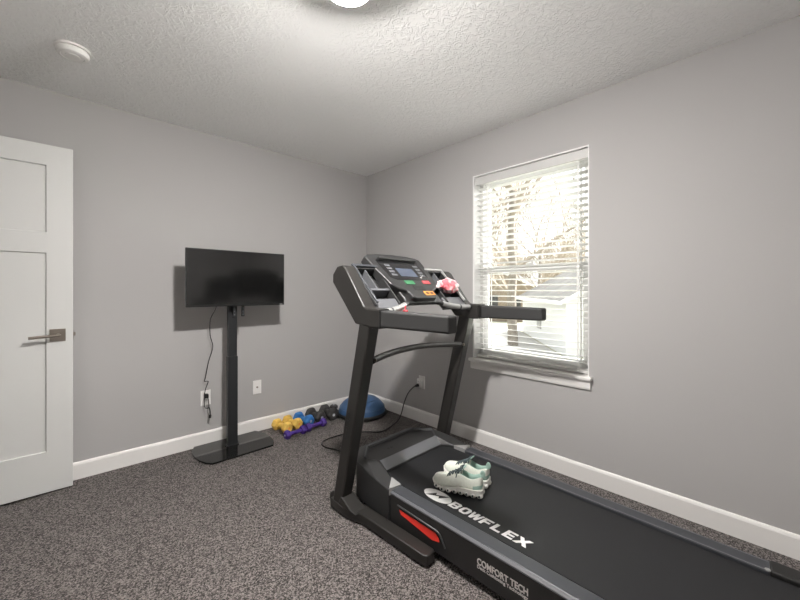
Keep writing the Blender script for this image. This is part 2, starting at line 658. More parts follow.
# blind hanging in the recess
bl = thing('window_blind', 'white two-inch slat blind hung inside the window recess, slats open', 'window blind', loc=(0.0, (WY0 + WY1) / 2, WZ0 + 0.012))
hw = (WY1 - WY0) / 2
zb = WZ0 + 0.012
bm = B(); box(bm, 0.012, 0.020, -hw + 0.010, hw - 0.016, 2.046 - zb, 2.108 - zb)
obj('valance', bm, M['slat'], bl, bevel=0.003)
bm = B(); box(bm, 0.024, 0.074, -hw + 0.014, hw - 0.018, 2.056 - zb, 2.110 - zb)
obj('head_rail', bm, M['vinyl'], bl, bevel=0.002)
bm = B()
zs = 0.030
tilt = -0.12
nsl = 0
while zs + 0.045 < 2.046 - zb:
    zs_c = zs + 0.042
    a0, a1 = -0.025, 0.025
    P = []
    for k in range(5):
        u = -1 + k / 2
        P.append((0.049 + 0.025 * u, zs_c + tilt * 0.025 * u + 0.0022 * (1 - u * u)))
    prof = P + [(x, z - 0.0026) for x, z in reversed(P)]
    prism(bm, prof, 'y', -hw + 0.014, hw - 0.018)
    zs += 0.0425
    nsl += 1
obj('slats', bm, M['slat'], bl)
bm = B(); box(bm, 0.025, 0.073, -hw + 0.014, hw - 0.018, 0.006, 0.028)
obj('bottom_rail', bm, M['slat'], bl, bevel=0.003)
for yy in (-hw + 0.075, hw - 0.125):
    bm = B()
    for xx in (0.0235, 0.0745):
        box(bm, xx - 0.0006, xx + 0.0006, yy - 0.005, yy + 0.005, 0.018, 2.056 - zb)
    obj('ladder_tape', bm, M['cord_white'], bl)

# ------------------------------------------------------------------ ceiling fittings
lamp = thing('ceiling_light', 'glowing round glass globe lamp at the centre of the ceiling', 'ceiling light', (-1.660, -2.022, H))
bm = B(); lathe(bm, [(0.0, 0.0), (0.095, 0.0), (0.095, -0.012), (0.085, -0.022), (0.045, -0.026), (0.040, -0.040), (0, -0.040)], 48)
obj('canopy', bm, M['nickel'], lamp, smooth=True)
bm = B(); lathe(bm, [(0, -0.022), (0.030, -0.022)] + [(0.0825 * math.sin(R(a_)), -0.105 + 0.0825 * math.cos(R(a_))) for a_ in range(24, 118, 10)]
                + [(0.090 * math.sin(R(116.5)), -0.105 + 0.090 * math.cos(R(116.5)))] + [(0.080 * math.sin(R(a_)), -0.105 + 0.080 * math.cos(R(a_))) for a_ in range(108, 20, -10)] + [(0, -0.028)], 48)
obj('shade', bm, M['shade_glow'], lamp, smooth=True, label='added upper cup shielding the ceiling, with a faint fill glow')  # unseen cup added to block the globe's upward light
bm = B(); lathe(bm, [(0, -0.122)] + [(0.0785 * math.sin(R(a_)), -0.105 + 0.0785 * math.cos(R(a_))) for a_ in range(106, 180, 8)] + [(0, -0.1835)], 48)
obj('glass_globe', bm, M['dome_light'], lamp, smooth=True)

sd = thing('smoke_detector', 'round white smoke detector on the ceiling above the door', 'smoke detector', (-2.372, -0.612, H))
bm = B(); lathe(bm, [(0, 0), (0.072, 0), (0.072, -0.010), (0, -0.010)], 40)
obj('mounting_base', bm, M['plate'], sd, smooth=True)
bm = B(); lathe(bm, [(0, -0.009), (0.060, -0.009), (0.063, -0.015), (0.066, -0.017), (0.066, -0.027), (0.060, -0.036), (0.048, -0.040), (0.046, -0.037), (0.030, -0.038), (0.029, -0.041), (0, -0.042)], 40)
obj('cover', bm, M['plate'], sd, smooth=True)

# ------------------------------------------------------------------ wall plates
def plate_bm():
    bm = B()
    box(bm, -0.036, 0.036, -0.006, 0.0, -0.058, 0.058)
    return bm


def duplex(name, label, loc, rotz, cat='outlet'):
    t = thing(name, label, cat, loc, rotz)
    obj('plate', plate_bm(), M['plate'], t, bevel=0.002)
    for z in (-0.0195, 0.0195):
        bm = B()
        prism(bm, [(0.0165 * math.cos(a) * (1 if abs(math.cos(a)) < .8 else .95), z + 0.0145 * math.sin(a)) for a in [2 * math.pi * k / 20 for k in range(20)]], 'y', -0.0085, -0.0055)
        rc = obj('receptacle', bm, M['plate'], t)
        for x in (-0.006, 0.006):
            bm = B()
            box(bm, x - 0.001, x + 0.001, -0.0088, -0.0083, z - 0.001, z + 0.008)
            obj('slot', bm, M['dark_slot'], rc)
    return t


duplex('wall_outlet', 'white duplex outlet low on the left wall behind the television stand, black cord plugged in', (-1.590, 0.0, 0.367), 0)
cx = thing('coaxial_plate', 'white coaxial wall plate with one dark jack, right of the television stand', 'wall plate', (-1.187, 0, 0.377))
obj('plate', plate_bm(), M['plate'], cx, bevel=0.002)
bm = B(); lathe(bm, [(0, 0), (0.0075, 0), (0.0075, 0.004), (0.0048, 0.004), (0.0048, 0.012), (0.0, 0.012)], 16, (0, -0.006, 0), Matrix.Rotation(R(90), 3, 'X'))
obj('jack', bm, M['nickel'], cx, smooth=True)
duplex('wall_outlet', 'white outlet low on the window wall behind the treadmill upright', (0.0, -0.826, 0.366), R(-90))
ad = thing('outlet_adapter', 'boxy white plug adapter pushed into the window wall outlet', 'adapter', (-0.0088, -0.818, 0.355), R(-90))
bm = B(); box(bm, -0.024, 0.020, -0.028, 0.0, -0.034, 0.045)
obj('body', bm, M['plate'], ad, bevel=0.004)
for x in (-0.008, 0.004):
    bm = B()
    box(bm, x - 0.001, x + 0.001, -0.0284, -0.0278, 0.016, 0.026)
    obj('slot', bm, M['dark_slot'], ad)

# ------------------------------------------------------------------ television on its stand
SX, SY = -1.452, -0.185
st = thing('television_stand', 'black floor stand with glossy glass base holding the television', 'television stand', (SX, SY, 0))
bm = B()
bpts = [(-0.205, 0.158), (0.240, 0.158)]
for k in range(9):
    a = R(60 - 15 * k)
    bpts.append((0.24 + 0.055 * (math.cos(a) - 0.5) / 0.5, -0.033 + 0.191 * math.sin(a) / math.sin(R(60))))
bpts = [(-0.225, 0.158), (0.240, 0.158), (0.262, 0.110), (0.278, 0.045), (0.283, -0.033), (0.275, -0.11), (0.258, -0.175), (0.232, -0.216),
        (-0.200, -0.222), (-0.232, -0.185), (-0.256, -0.115), (-0.268, -0.033), (-0.265, 0.04), (-0.25, 0.10)]
prism(bm, bpts, 'z', 0.004, 0.017)
obj('glass_base', bm, M['stand_glass'], st, bevel=0.002)
for x in (-0.2, 0.2):
    for y in (-0.16, 0.10):
        bm = B()
        lathe(bm, [(0, 0), (0.015, 0), (0.015, 0.005), (0, 0.005)], 12, (x, y, 0))
        obj('pad', bm, M['foam'], st)
bm = B(); box(bm, -0.037, 0.037, -0.02, 0.02, 0.017, 0.70)
obj('lower_pole', bm, M['stand_pole'], st, bevel=0.004)
bm = B(); box(bm, -0.033, 0.033, -0.0165, 0.0165, 0.70, 1.36)
up_pole = obj('upper_pole', bm, M['stand_pole'], st, bevel=0.004)
bm = B(); box(bm, -0.06, 0.115, -0.032, -0.0165, 1.20, 1.36)
obj('mount_plate', bm, M['stand_pole'], st, bevel=0.002)
for x in (0.004, 0.068):
    bm = B()
    box(bm, x - 0.011, x + 0.011, -0.043, -0.032, 1.005, 1.42)
    a = obj('mount_arm', bm, M['stand_pole'], st, bevel=0.002)
    for z in (1.02, 1.045, 1.07):
        bm = B()
        lathe(bm, [(0, 0), (0.0045, 0), (0.0045, 0.0012), (0, 0.0012)], 10, (x, -0.0428, z), Matrix.Rotation(R(90), 3, 'X'))
        obj('bolt_hole', bm, M['grey_plastic'], a)
bm = B(); box(bm, -0.045, 0.045, -0.024, 0.024, 0.017, 0.026)
obj('foot_bracket', bm, M['stand_pole'], st, bevel=0.002)

TVY = -0.272
tv = thing('television', 'flat black television with its screen off, on the floor stand', 'television', (-1.428, TVY, 1.088))
TW, TH = 0.718, 0.416
bm = B(); box(bm, -TW / 2, TW / 2, 0.0, 0.022, 0, TH)
obj('bezel', bm, M['tv_bezel'], tv, bevel=0.002)
bm = B(); box(bm, -TW / 2 + 0.007, TW / 2 - 0.007, -0.0012, 0.002, 0.016, TH - 0.007)
obj('screen', bm, M['tv_screen'], tv)
bm = B()
prism(bm, [(0.022, 0.03), (0.043, 0.06), (0.043, 0.24), (0.022, 0.34)], 'x', -0.25, 0.25)
obj('back_housing', bm, M['tv_bezel'], tv, bevel=0.004)
bm = B(); box(bm, 0.318, 0.338, -0.0016, 0.001, 0.004, 0.010)
obj('badge', bm, M['silver'], tv)

OC = Vector((-1.59, -0.03, 0.25))
bm = B()
pth = [(-1.560, -0.226, 1.14), (-1.572, -0.18, 1.06), (-1.580, -0.09, 0.98), (-1.570, -0.05, 0.86), (-1.548, -0.04, 0.765), (-1.578, -0.04, 0.655),
       (-1.600, -0.035, 0.53), (-1.606, -0.035, 0.505), (-1.582, -0.035, 0.502), (-1.582, -0.035, 0.488), (-1.600, -0.03, 0.43), (-1.606, -0.035, 0.36), (-1.604, -0.04, 0.305),
       (-1.590, -0.045, 0.296), (-1.578, -0.045, 0.30), (-1.580, -0.047, 0.345), (-1.586, -0.04, 0.385)]
tube(bm, [Vector(p) - Vector((-1.59, -0.03, 0.25)) for p in smooth_path(pth, 5)], 0.0032, 8)
tc = obj('power_cord', bm, M['cable'], tv, smooth=True, label='thin black cord hanging to the outlet')
tc.location = OC - Vector(tv.location)
bm = B(); box(bm, -0.013, 0.013, -0.012, 0.0235, 0.120, 0.150)
obj('plug', bm, M['cable'], tc, bevel=0.004)
bm = B()
tube(bm, [Vector(p) - Vector((-1.59, -0.03, 0.25)) for p in smooth_path([(-1.579, -0.046, 0.305), (-1.570, -0.045, 0.275), (-1.568, -0.045, 0.24)], 4)], 0.0048, 8)
tube(bm, [(0.022, -0.016, -0.01), (0.020, -0.016, -0.034)], 0.009, 8)
obj('cable_end', bm, M['cable'], tc, smooth=True)

# ------------------------------------------------------------------ treadmill (local frame: x towards window wall, y to the front, z up)
TO = Vector((-0.847, -1.734, 0))
TA = math.atan2(0.0389, 0.9992)
tm = thing('treadmill', 'large black folding treadmill standing along the window wall', 'treadmill', TO, TA)


def tw(p):
    """treadmill local -> world"""
    c, s = math.cos(TA), math.sin(TA)
    return Vector((TO.x + p[0] * c - p[1] * s, TO.y + p[0] * s + p[1] * c, p[2]))


PITCH = 0.0242


def pitch(bm):
    for v in bm.verts:
        v.co.z += PITCH * min(v.co.y, 0.1)
    return bm


YE = -1.345      # start of the rear caps
YZ = -1.475
# feet, uprights
for sx in (-1, 1):
    bm = B()
    pts = [(0.468, 0.375), (0.470, 0.26), (0.458, 0.19), (0.441, 0.13), (0.437, -0.28), (0.427, -0.297), (0.379, -0.297), (0.370, -0.285), (0.370, 0.375)]
    prism(bm, [(sx * x, y) for x, y in pts], 'z', 0.008, 0.058)
    ft = obj('foot', bm, M['black_paint'], tm, bevel=0.012, seg=3)
    bm = B()
    prism(bm, [(0.30, 0.054), (0.150, 0.054), (0.20, 0.066), (0.275, 0.105)], 'x', sx * 0.385, sx * 0.468)
    obj('gusset', bm, M['black_paint'], ft, bevel=0.005)
    for y in (-0.26, 0.33):
        bm = B()
        lathe(bm, [(0, 0), (0.022, 0), (0.022, 0.010), (0, 0.010)], 16, (sx * 0.404, y, 0))
        obj('rubber_pad', bm, M['foam'], ft)
    bm = B()
    lathe(bm, [(0, -0.018), (0.036, -0.018), (0.041, -0.012), (0.041, 0.012), (0.036, 0.018), (0, 0.018)], 28, (sx * 0.425, 0.375, 0.041), Matrix.Rotation(R(90), 3, 'Y'))
    obj('transport_wheel', bm, M['black_plastic'], ft, smooth=True)
    bm = B()
    prism(bm, [(0.285, 0.010), (0.365, 0.010), (0.125, 1.04), (0.040, 1.04)], 'x', sx * 0.395, sx * 0.465)
    u = obj('upright', bm, M['black_paint'], tm, bevel=0.010, seg=3)
    bm = B()      # console arm: boomerang on top of the upright
    arm = [(0.155, 1.035), (0.352, 1.250), (0.350, 1.295), (0.312, 1.335), (0.262, 1.342), (0.235, 1.325), (0.085, 1.128), (0.060, 1.118), (-0.030, 1.116), (-0.030, 1.022), (0.03, 1.020)]
    prism(bm, arm, 'x', sx * 0.392, sx * 0.468)
    obj('console_arm', bm, M['black_paint'], tm, bevel=0.010, seg=3)
    bm = B()
    box(bm, min(sx * 0.406, sx * 0.470), max(sx * 0.406, sx * 0.470), -0.036, -0.028, 1.022, 1.116)
    box(bm, min(sx * 0.412, sx * 0.464), max(sx * 0.412, sx * 0.464), -0.046, -0.034, 1.030, 1.108)
    obj('grip_collar', bm, M['black_plastic'], tm, bevel=0.003)
    bm = B()
    prism(bm, [(-0.040, 1.028), (-0.040, 1.110), (-0.443, 1.104), (-0.443, 1.031)], 'x', sx * 0.408, sx * 0.470)
    obj('handlebar', bm, M['foam'], tm, bevel=0.011, seg=3)

# printed mark on the left upright
lettering('upright_lettering', 'BOWFLEX', 0.034, M['black_plastic'], tm, (-0.4658, 0.224, 0.42), (0, -0.228, 1), (0, 1, 0.228), bold=0.001)

# cross bar
bm = B()
cb = []
for k in range(25):
    t = -1 + k / 12
    cb.append((0.395 * t, 0.105 + 0.055 * (1 - t * t), 0.842 + 0.022 * (1 - t * t)))
tube(bm, cb, 0.018, 12)
c_ = obj('cross_bar', bm, M['black_paint'], tm, smooth=True)
for sx in (-1, 1):
    bm = B()
    lathe(bm, [(0, 0), (0.010, 0), (0.010, 0.005), (0, 0.005)], 6, (sx * 0.393, 0.082, 0.846), Matrix.Rotation(R(-90 * sx), 3, 'Y'))
    obj('bolt', bm, M['nickel'], c_)

# motor hood
hood_v = {}
bm = B()


def hv(x, y, z):
    key = (round(x, 4), round(y, 4), round(z, 4))
    if key not in hood_v:
        hood_v[key] = bm.verts.new((x, y, z))
    return hood_v[key]


def hf(*pts):
    vs = []
    for p in pts:
        v = hv(*p)
        if v not in vs:
            vs.append(v)
    bm.faces.new(vs)


for s in (-1, 1):
    R1, R2, S1, S0 = (s * .215, .440, .236), (s * .330, .315, .230), (s * .362, .110, .216), (s * .364, 0.012, .198)
    I1, I2 = (s * .195, .378, .262), (s * .300, .275, .258)
    Bt, Bb, W0 = (s * .252, .212, .244), (s * .246, .154, .201), (s * .282, .080, .207)
    W1 = (s * .300, 0.012, .200)
    Cn = (s * .335, .18, .238)
    hf(R1, R2, I2, I1)
    hf(R2, S1, Cn)
    hf(R2, Cn, I2)
    hf(I2, Cn, Bt)
    hf(Cn, W0, Bt)
    hf(Cn, S1, W0)
    hf(S1, S0, W1, W0)
    hf(Bt, W0, Bb)
    low = lambda p, z=.040: (p[0], p[1], z)
    hf(R2, S1, low(S1), low(R2))
    hf(S1, S0, low(S0), low(S1))
    hf(R1, R2, low(R2), low(R1))
    hf(S0, W1, low(W1), low(S0))
    hf(W1, W0, low(W0), low(W1))
    hf(W0, Bb, low(Bb), low(W0))
    if s == 1:
        Rm = R1
a1, a2 = (-.215, .440, .236), (.215, .440, .236)
i1, i2 = (-.195, .378, .262), (.195, .378, .262)
hf(a1, a2, i2, i1)
hf(a1, (-.215, .44, .04), (.215, .44, .04), a2)
hf((-.246, .154, .201), (.246, .154, .201), (.246, .154, .04), (-.246, .154, .04))
# recessed top and rear lip
hf((-.195, .378, .262), (.195, .378, .262), (.188, .370, .247), (-.188, .370, .247))
hf((.195, .378, .262), (.300, .275, .258), (.291, .270, .245), (.188, .370, .247))
hf((-.195, .378, .262), (-.300, .275, .258), (-.291, .270, .245), (-.188, .370, .247))
hf((.300, .275, .258), (.252, .212, .244), (.291, .270, .245))
hf((-.300, .275, .258), (-.252, .212, .244), (-.291, .270, .245))
hf((-.188, .370, .247), (.188, .370, .247), (.291, .270, .245), (.252, .212, .244), (-.252, .212, .244), (-.291, .270, .245))
hf((-.252, .212, .244), (.252, .212, .244), (.246, .154, .201), (-.246, .154, .201))
hood = obj('motor_hood', bm, M['dark_plastic'], tm, bevel=0.006, seg=3)
# light grey sloped band at the front of the hood
bm = B()
nrm = Vector((0, -0.043, 0.058)).normalized()
q = [Vector(p) + nrm * 0.0008 for p in ((-.247, .209, .2418), (.247, .209, .2418), (.2415, .157, .2035), (-.2415, .157, .2035))]
vs = [bm.verts.new(p) for p in q] + [bm.verts.new(p + nrm * 0.004) for p in q]
for f in ((0, 1, 2, 3), (4, 7, 6, 5), (0, 4, 5, 1), (1, 5, 6, 2), (2, 6, 7, 3), (3, 7, 4, 0)):
    bm.faces.new([vs[i] for i in f])
obj('hood_band', bm, M['grey_plastic'], hood, bevel=0.001, label='light grey sloped band')
# paler grey strip painting the highlight along the recess lip
bm = B()
tube(bm, [(-.2985, .2755, .2585), (-.196, .377, .262), (.196, .377, .262), (.2985, .2755, .2585)], 0.0045, 8)
obj('hood_lip_highlight', bm, M['grey_plastic'], hood, smooth=True)
for x in (-0.105, -0.08):
    bm = B()
    lathe(bm, [(0, 0), (0.008, 0), (0.008, 0.001), (0, 0.001)], 10, (x, .285, .2465))
    obj('reset_switch', bm, M['dark_slot'], hood)

# deck frame, rails, belt
for sx in (-1, 1):
    bm = B()
    prof = [(0.362, 0.050), (0.362, 0.188), (0.352, 0.200), (0.289, 0.200), (0.284, 0.197), (0.284, 0.180), (0.335, 0.175), (0.335, 0.050)]
    prism(bm, [(sx * x, z) for x, z in prof], 'y', YE, 0.0)
    rl = obj('side_rail', pitch(bm), M['rail'], tm, bevel=0.003)
    bm = B()
    prism(bm, [(sx * 0.3622, 0.048), (sx * 0.3622, 0.183), (sx * 0.3640, 0.183), (sx * 0.3640, 0.048)], 'y', YE, -0.002)
    obj('side_panel', pitch(bm), M['black_plastic'], rl)
    bm = B()
    prism(bm, [(sx * 0.3600, 0.186), (sx * 0.3655, 0.186), (sx * 0.3655, 0.192), (sx * 0.3575, 0.1995), (sx * 0.355, 0.198)], 'y', YE, -0.002)
    obj('trim_strip', pitch(bm), M['grey_plastic'], rl)
    if sx == 1:  # far rail only: pale strip paints the highlight on its inner edge
        bm = B()
        box(bm, 0.2835, 0.290, YE, -0.002, 0.196, 0.2022)
        obj('inner_edge_strip', pitch(bm), M['grey_plastic'], rl)
    # light facet where the rail meets the hood
    bm = B()
    tri = [(sx * 0.362, 0.012), (sx * 0.288, -0.001), (sx * 0.279, 0.078)]
    A_ = [bm.verts.new((x, y, 0.2050 if i < 2 else 0.2105)) for i, (x, y) in enumerate(tri)]
    B_ = [bm.verts.new((x, y, 0.170)) for i, (x, y) in enumerate(tri)]
    bm.faces.new(A_); bm.faces.new(B_)
    for i in range(3):
        bm.faces.new((A_[i], A_[(i + 1) % 3], B_[(i + 1) % 3], B_[i]))
    obj('corner_facet', bm, M['silver'], rl)
    # rear end cap
    bm = B()
    prism(bm, [(sx * 0.366, YE), (sx * 0.366, YZ + 0.05), (sx * 0.345, YZ), (sx * 0.30, YZ - 0.01), (sx * 0.283, YZ), (sx * 0.283, YE)], 'z', 0.04, 0.206)
    ec = obj('end_cap', pitch(bm), M['black_plastic'], tm, bevel=0.008, seg=3)
    bm = B()
    lathe(bm, [(0, 0), (0.009, 0), (0.008, 0.004), (0, 0.005)], 12, (sx * 0.290, YE + 0.006, 0.2005 + PITCH * YE))
    obj('screw', bm, M['silver'], ec, smooth=True)
    bm = B()
    lathe(bm, [(0, 0), (0.022, 0), (0.022, 0.045), (0, 0.045)], 16, (sx * 0.32, YZ + 0.06, 0.0))
    obj('rear_foot', bm, M['foam'], ec)

bm = B()
bp = []
for k in range(9):
    a = R(90 - 22.5 * k)
    bp.append((0.19 - 0.03 + 0.0 + 0.028 * math.cos(a) * 0 + 0.19 * 0 + 0.0, 0))
prof = [(0.19, 0.192), (-1.435, 0.192)]
for k in range(1, 8):
    a = R(90 + 180 * k / 8)
    prof.append((-1.435 + 0.026 * math.cos(a), 0.166 + 0.026 * math.sin(a)))
prof += [(-1.435, 0.140), (0.19, 0.140)]
prism(bm, prof, 'x', -0.2735, 0.2735)
belt = obj('running_belt', pitch(bm), M['belt'], tm)
bm = B(); box(bm, -0.334, 0.334, -1.40, 0.14, 0.062, 0.138)
obj('deck_frame', pitch(bm), M['black_plastic'], tm)

# belt print: oval mark and name, read from the near side
ztop = lambda y: 0.1922 + PITCH * y
xb = Vector((0, -1, -PITCH))
LET = {
    'B': [[(0, 0), (.78, 0), (1, .14), (1, .40), (.90, .5), (1, .60), (1, .86), (.78, 1), (0, 1)], [(.30, .20), (.30, .40), (.70, .40), (.70, .20)], [(.30, .60), (.30, .80), (.70, .80), (.70, .60)]],
    'O': [[(.22, 0), (.78, 0), (1, .22), (1, .78), (.78, 1), (.22, 1), (0, .78), (0, .22)], [(.38, .22), (.30, .30), (.30, .70), (.38, .78), (.62, .78), (.70, .70), (.70, .30), (.62, .22)]],
    'W': [[(.10, 0), (.36, 0), (.50, .52), (.64, 0), (.90, 0), (1.12, 1), (.88, 1), (.76, .40), (.62, 1), (.38, 1), (.24, .40), (.12, 1), (-.12, 1)]],
    'F': [[(0, 0), (.32, 0), (.32, .38), (.84, .38), (.84, .60), (.32, .60), (.32, .78), (.96, .78), (.96, 1), (0, 1)]],
    'L': [[(0, 0), (.92, 0), (.92, .22), (.32, .22), (.32, 1), (0, 1)]],
    'E': [[(0, 0), (.96, 0), (.96, .20), (.32, .20), (.32, .40), (.88, .40), (.88, .60), (.32, .60), (.32, .80), (.96, .80), (.96, 1), (0, 1)]],
    'X': [[(-.14, 0), (.24, 0), (.50, .32), (.76, 0), (1.14, 0), (.72, .50), (1.10, 1), (.74, 1), (.50, .70), (.26, 1), (-.10, 1), (.28, .50)]],
}


def heavy_lettering(name, word, m, parent, origin, xd, yd, width, height, shear=0.22, gap=0.20, depth=0.0005):
    xd = Vector(xd).normalized(); yd = Vector(yd).normalized(); zd = xd.cross(yd)
    if zd.z < 0:
        zd = -zd
    unit = width / (len(word) + gap * (len(word) - 1) + shear * height / 0.05 * 0)
    bm = B()
    x = 0.0
    for ch in word:
        polys = LET[ch]
        eds = []
        for poly in polys:
            vs = []
            for px, py in poly:
                xx = x + px * unit + shear * py * height
                vs.append(bm.verts.new(Vector(origin) + xd * xx + yd * (py * height) + zd * depth))
            eds += [bm.edges.new((vs[i], vs[(i + 1) % len(vs)])) for i in range(len(vs))]
        bmesh.ops.triangle_fill(bm, use_beauty=True, use_dissolve=False, edges=eds)
        x += unit * (1 + gap)
    ex = bmesh.ops.extrude_face_region(bm, geom=bm.faces[:])
    for g in ex['geom']:
        if isinstance(g, bmesh.types.BMVert):
            g.co -= zd * (depth * 1.6)
    return obj(name, bm, m, parent)


heavy_lettering('belt_lettering', 'BOWFLEX', M['letter'], belt, (-0.241, -0.262, ztop(-0.262)), xb, (1, 0, 0), 0.385, 0.050)
bm = B()
ec_x, ec_y = -0.2145, -0.183
N = 40


def oval(rx, ry, zoff):
    return [(ec_x + rx * math.sin(2 * math.pi * k / N), ec_y + ry * math.cos(2 * math.pi * k / N)) for k in range(N)]


prism(bm, oval(0.041, 0.080, 0), 'z', ztop(ec_y) - 0.001, ztop(ec_y) + 0.0006)
for v in bm.verts:
    v.co.z += PITCH * (v.co.y - ec_y)
em = obj('belt_emblem', bm, M['letter'], belt)
bm = B()
bolt = [(-0.026, 0.044), (0.013, 0.015), (0.000, 0.007), (0.026, -0.044), (-0.013, -0.015), (0.000, -0.007)]
prism(bm, [(ec_x + 1.25 * x, ec_y + 1.2 * y) for x, y in bolt], 'z', ztop(ec_y), ztop(ec_y) + 0.0010)
for v in bm.verts:
    v.co.z += PITCH * (v.co.y - ec_y)
obj('emblem_bolt', bm, M['belt'], em)

# print on the near side panel
sp = [o for o in tm.children if o.name.startswith('side_rail')][0]
xs_ = Vector((0, -1, -PITCH))
lettering('side_lettering', 'COMFORT TECH', 0.036, M['letter_grey'], sp, (-0.3642, -0.506, 0.115 + PITCH * -0.5), xs_, (0, 0, 1), width=0.214, bold=0.0011, depth=0.0003)
lettering('side_lettering', 'Deck Cushioning Technology', 0.018, M['letter_grey'], sp, (-0.3642, -0.506, 0.099 + PITCH * -0.5), xs_, (0, 0, 1), width=0.214, bold=0.0004, depth=0.0003)
bm = B()
rd = [(-0.064, 0.131), (-0.076, 0.112), (-0.272, 0.083), (-0.312, 0.092), (-0.310, 0.106), (-0.290, 0.123)]
prism(bm, [(y, z + 0.002) for y, z in rd], 'x', -0.3665, -0.3625)
obj('release_latch', bm, M['red'], tm, bevel=0.001, label='bright red latch')
bm = B()
tube(bm, [(-0.366, -0.055, 0.150), (-0.366, -0.300, 0.138), (-0.366, -0.318, 0.128), (-0.366, -0.345, 0.082)], 0.0045, 8)
obj('latch_surround', bm, M['dark_plastic'], tm, smooth=True)

# console
con = frame('console')
con.parent = tm
CT = Vector((0, 0.352, 1.418))
CD = Vector((0, -0.285, -0.252)).normalized()      # down the panel
CN = Vector((0, -CD.z, CD.y))
CN = Vector((1, 0, 0)).cross(CD)
if CN.z < 0:
    CN = -CN


def cp(x, s, d=0.0):
    return CT + Vector((x, 0, 0)) + CD * s + CN * d


def cslab(pts, d0, d1, bm=None):
    bm = bm or B()
    A_ = [bm.verts.new(cp(x, s, d0)) for x, s in pts]
    B_ = [bm.verts.new(cp(x, s, d1)) for x, s in pts]
    bm.faces.new(A_); bm.faces.new(list(reversed(B_)))
    n = len(pts)
    for i in range(n):
        bm.faces.new((A_[i], B_[i], B_[(i + 1) % n], A_[(i + 1) % n]))
    return bm


outline = [(-.245, .008), (-.215, -.012), (-.13, -.026), (0, -.032), (.13, -.026), (.215, -.012), (.245, .008), (.235, .12), (.205, .265), (.165, .300), (.118, .320), (.108, .372), (.085, .385),
           (-.085, .385), (-.108, .372), (-.118, .320), (-.165, .300), (-.205, .265), (-.235, .12)]
body = obj('console_panel', cslab(outline, -0.055, 0.0), M['dark_plastic'], con, bevel=0.009, seg=3)
rect = lambda x0, x1, s0, s1: [(x0, s0), (x1, s0), (x1, s1), (x0, s1)]
obj('console_bezel', cslab([(-.185, .045), (-.12, .025), (.12, .025), (.185, .045), (.170, .205), (.13, .225), (-.13, .225), (-.170, .205)], 0.0, 0.003), M['screen_glass'], con, bevel=0.001)
obj('media_shelf', cslab(rect(-.165, .165, .030, .050), 0.002, 0.022), M['dark_plastic'], con, bevel=0.004)
obj('display', cslab(rect(-.075, .075, .118, .196), 0.003, 0.0042), M['lcd'], con)
for sx in (-1, 1):
    for k in range(4):
        obj('button', cslab(rect(sx * .125 - .022, sx * .125 + .022, .085 + .03 * k, .104 + .03 * k), 0.003, 0.0055), M['grey_plastic'], con, bevel=0.001)
for k in range(3):
    obj('button', cslab(rect(.088 + .016 * k, .098 + .016 * k, .20 - .012 * k, .208 - .012 * k), 0.003, 0.0055), M['letter'], con)
obj('start_button', cslab(rect(-.085, -.010, .234, .268), 0.0, 0.005), M['green_button'], con, bevel=0.002, label='green start button')
obj('stop_button', cslab(rect(.075, .140, .232, .262), 0.0, 0.005), M['red_button'], con, bevel=0.002, label='red stop button')
kb = cslab(rect(-.045, .045, .280, .318), -0.002, 0.003)
obj('key_slot', kb, M['dark_slot'], con, bevel=0.002)
st_ = obj('warning_sticker', cslab(rect(.010, .098, .328, .362), 0.0, 0.0012), M['orange'], con, label='orange warning sticker')
bm = cslab(rect(.020, .05, .338, .352), 0.0012, 0.0016)
cslab(rect(.06, .088, .338, .352), 0.0012, 0.0016, bm)
obj('sticker_print', bm, M['dark_slot'], st_)
bm = B()     # back shell and underside
prism(bm, [(0.30, 1.33), (0.37, 1.36), (0.36, 1.24), (0.27, 1.15), (0.12, 1.115), (0.08, 1.13), (0.10, 1.165)], 'x', -0.16, 0.16)
obj('console_shell', bm, M['black_plastic'], con, bevel=0.012, seg=3)

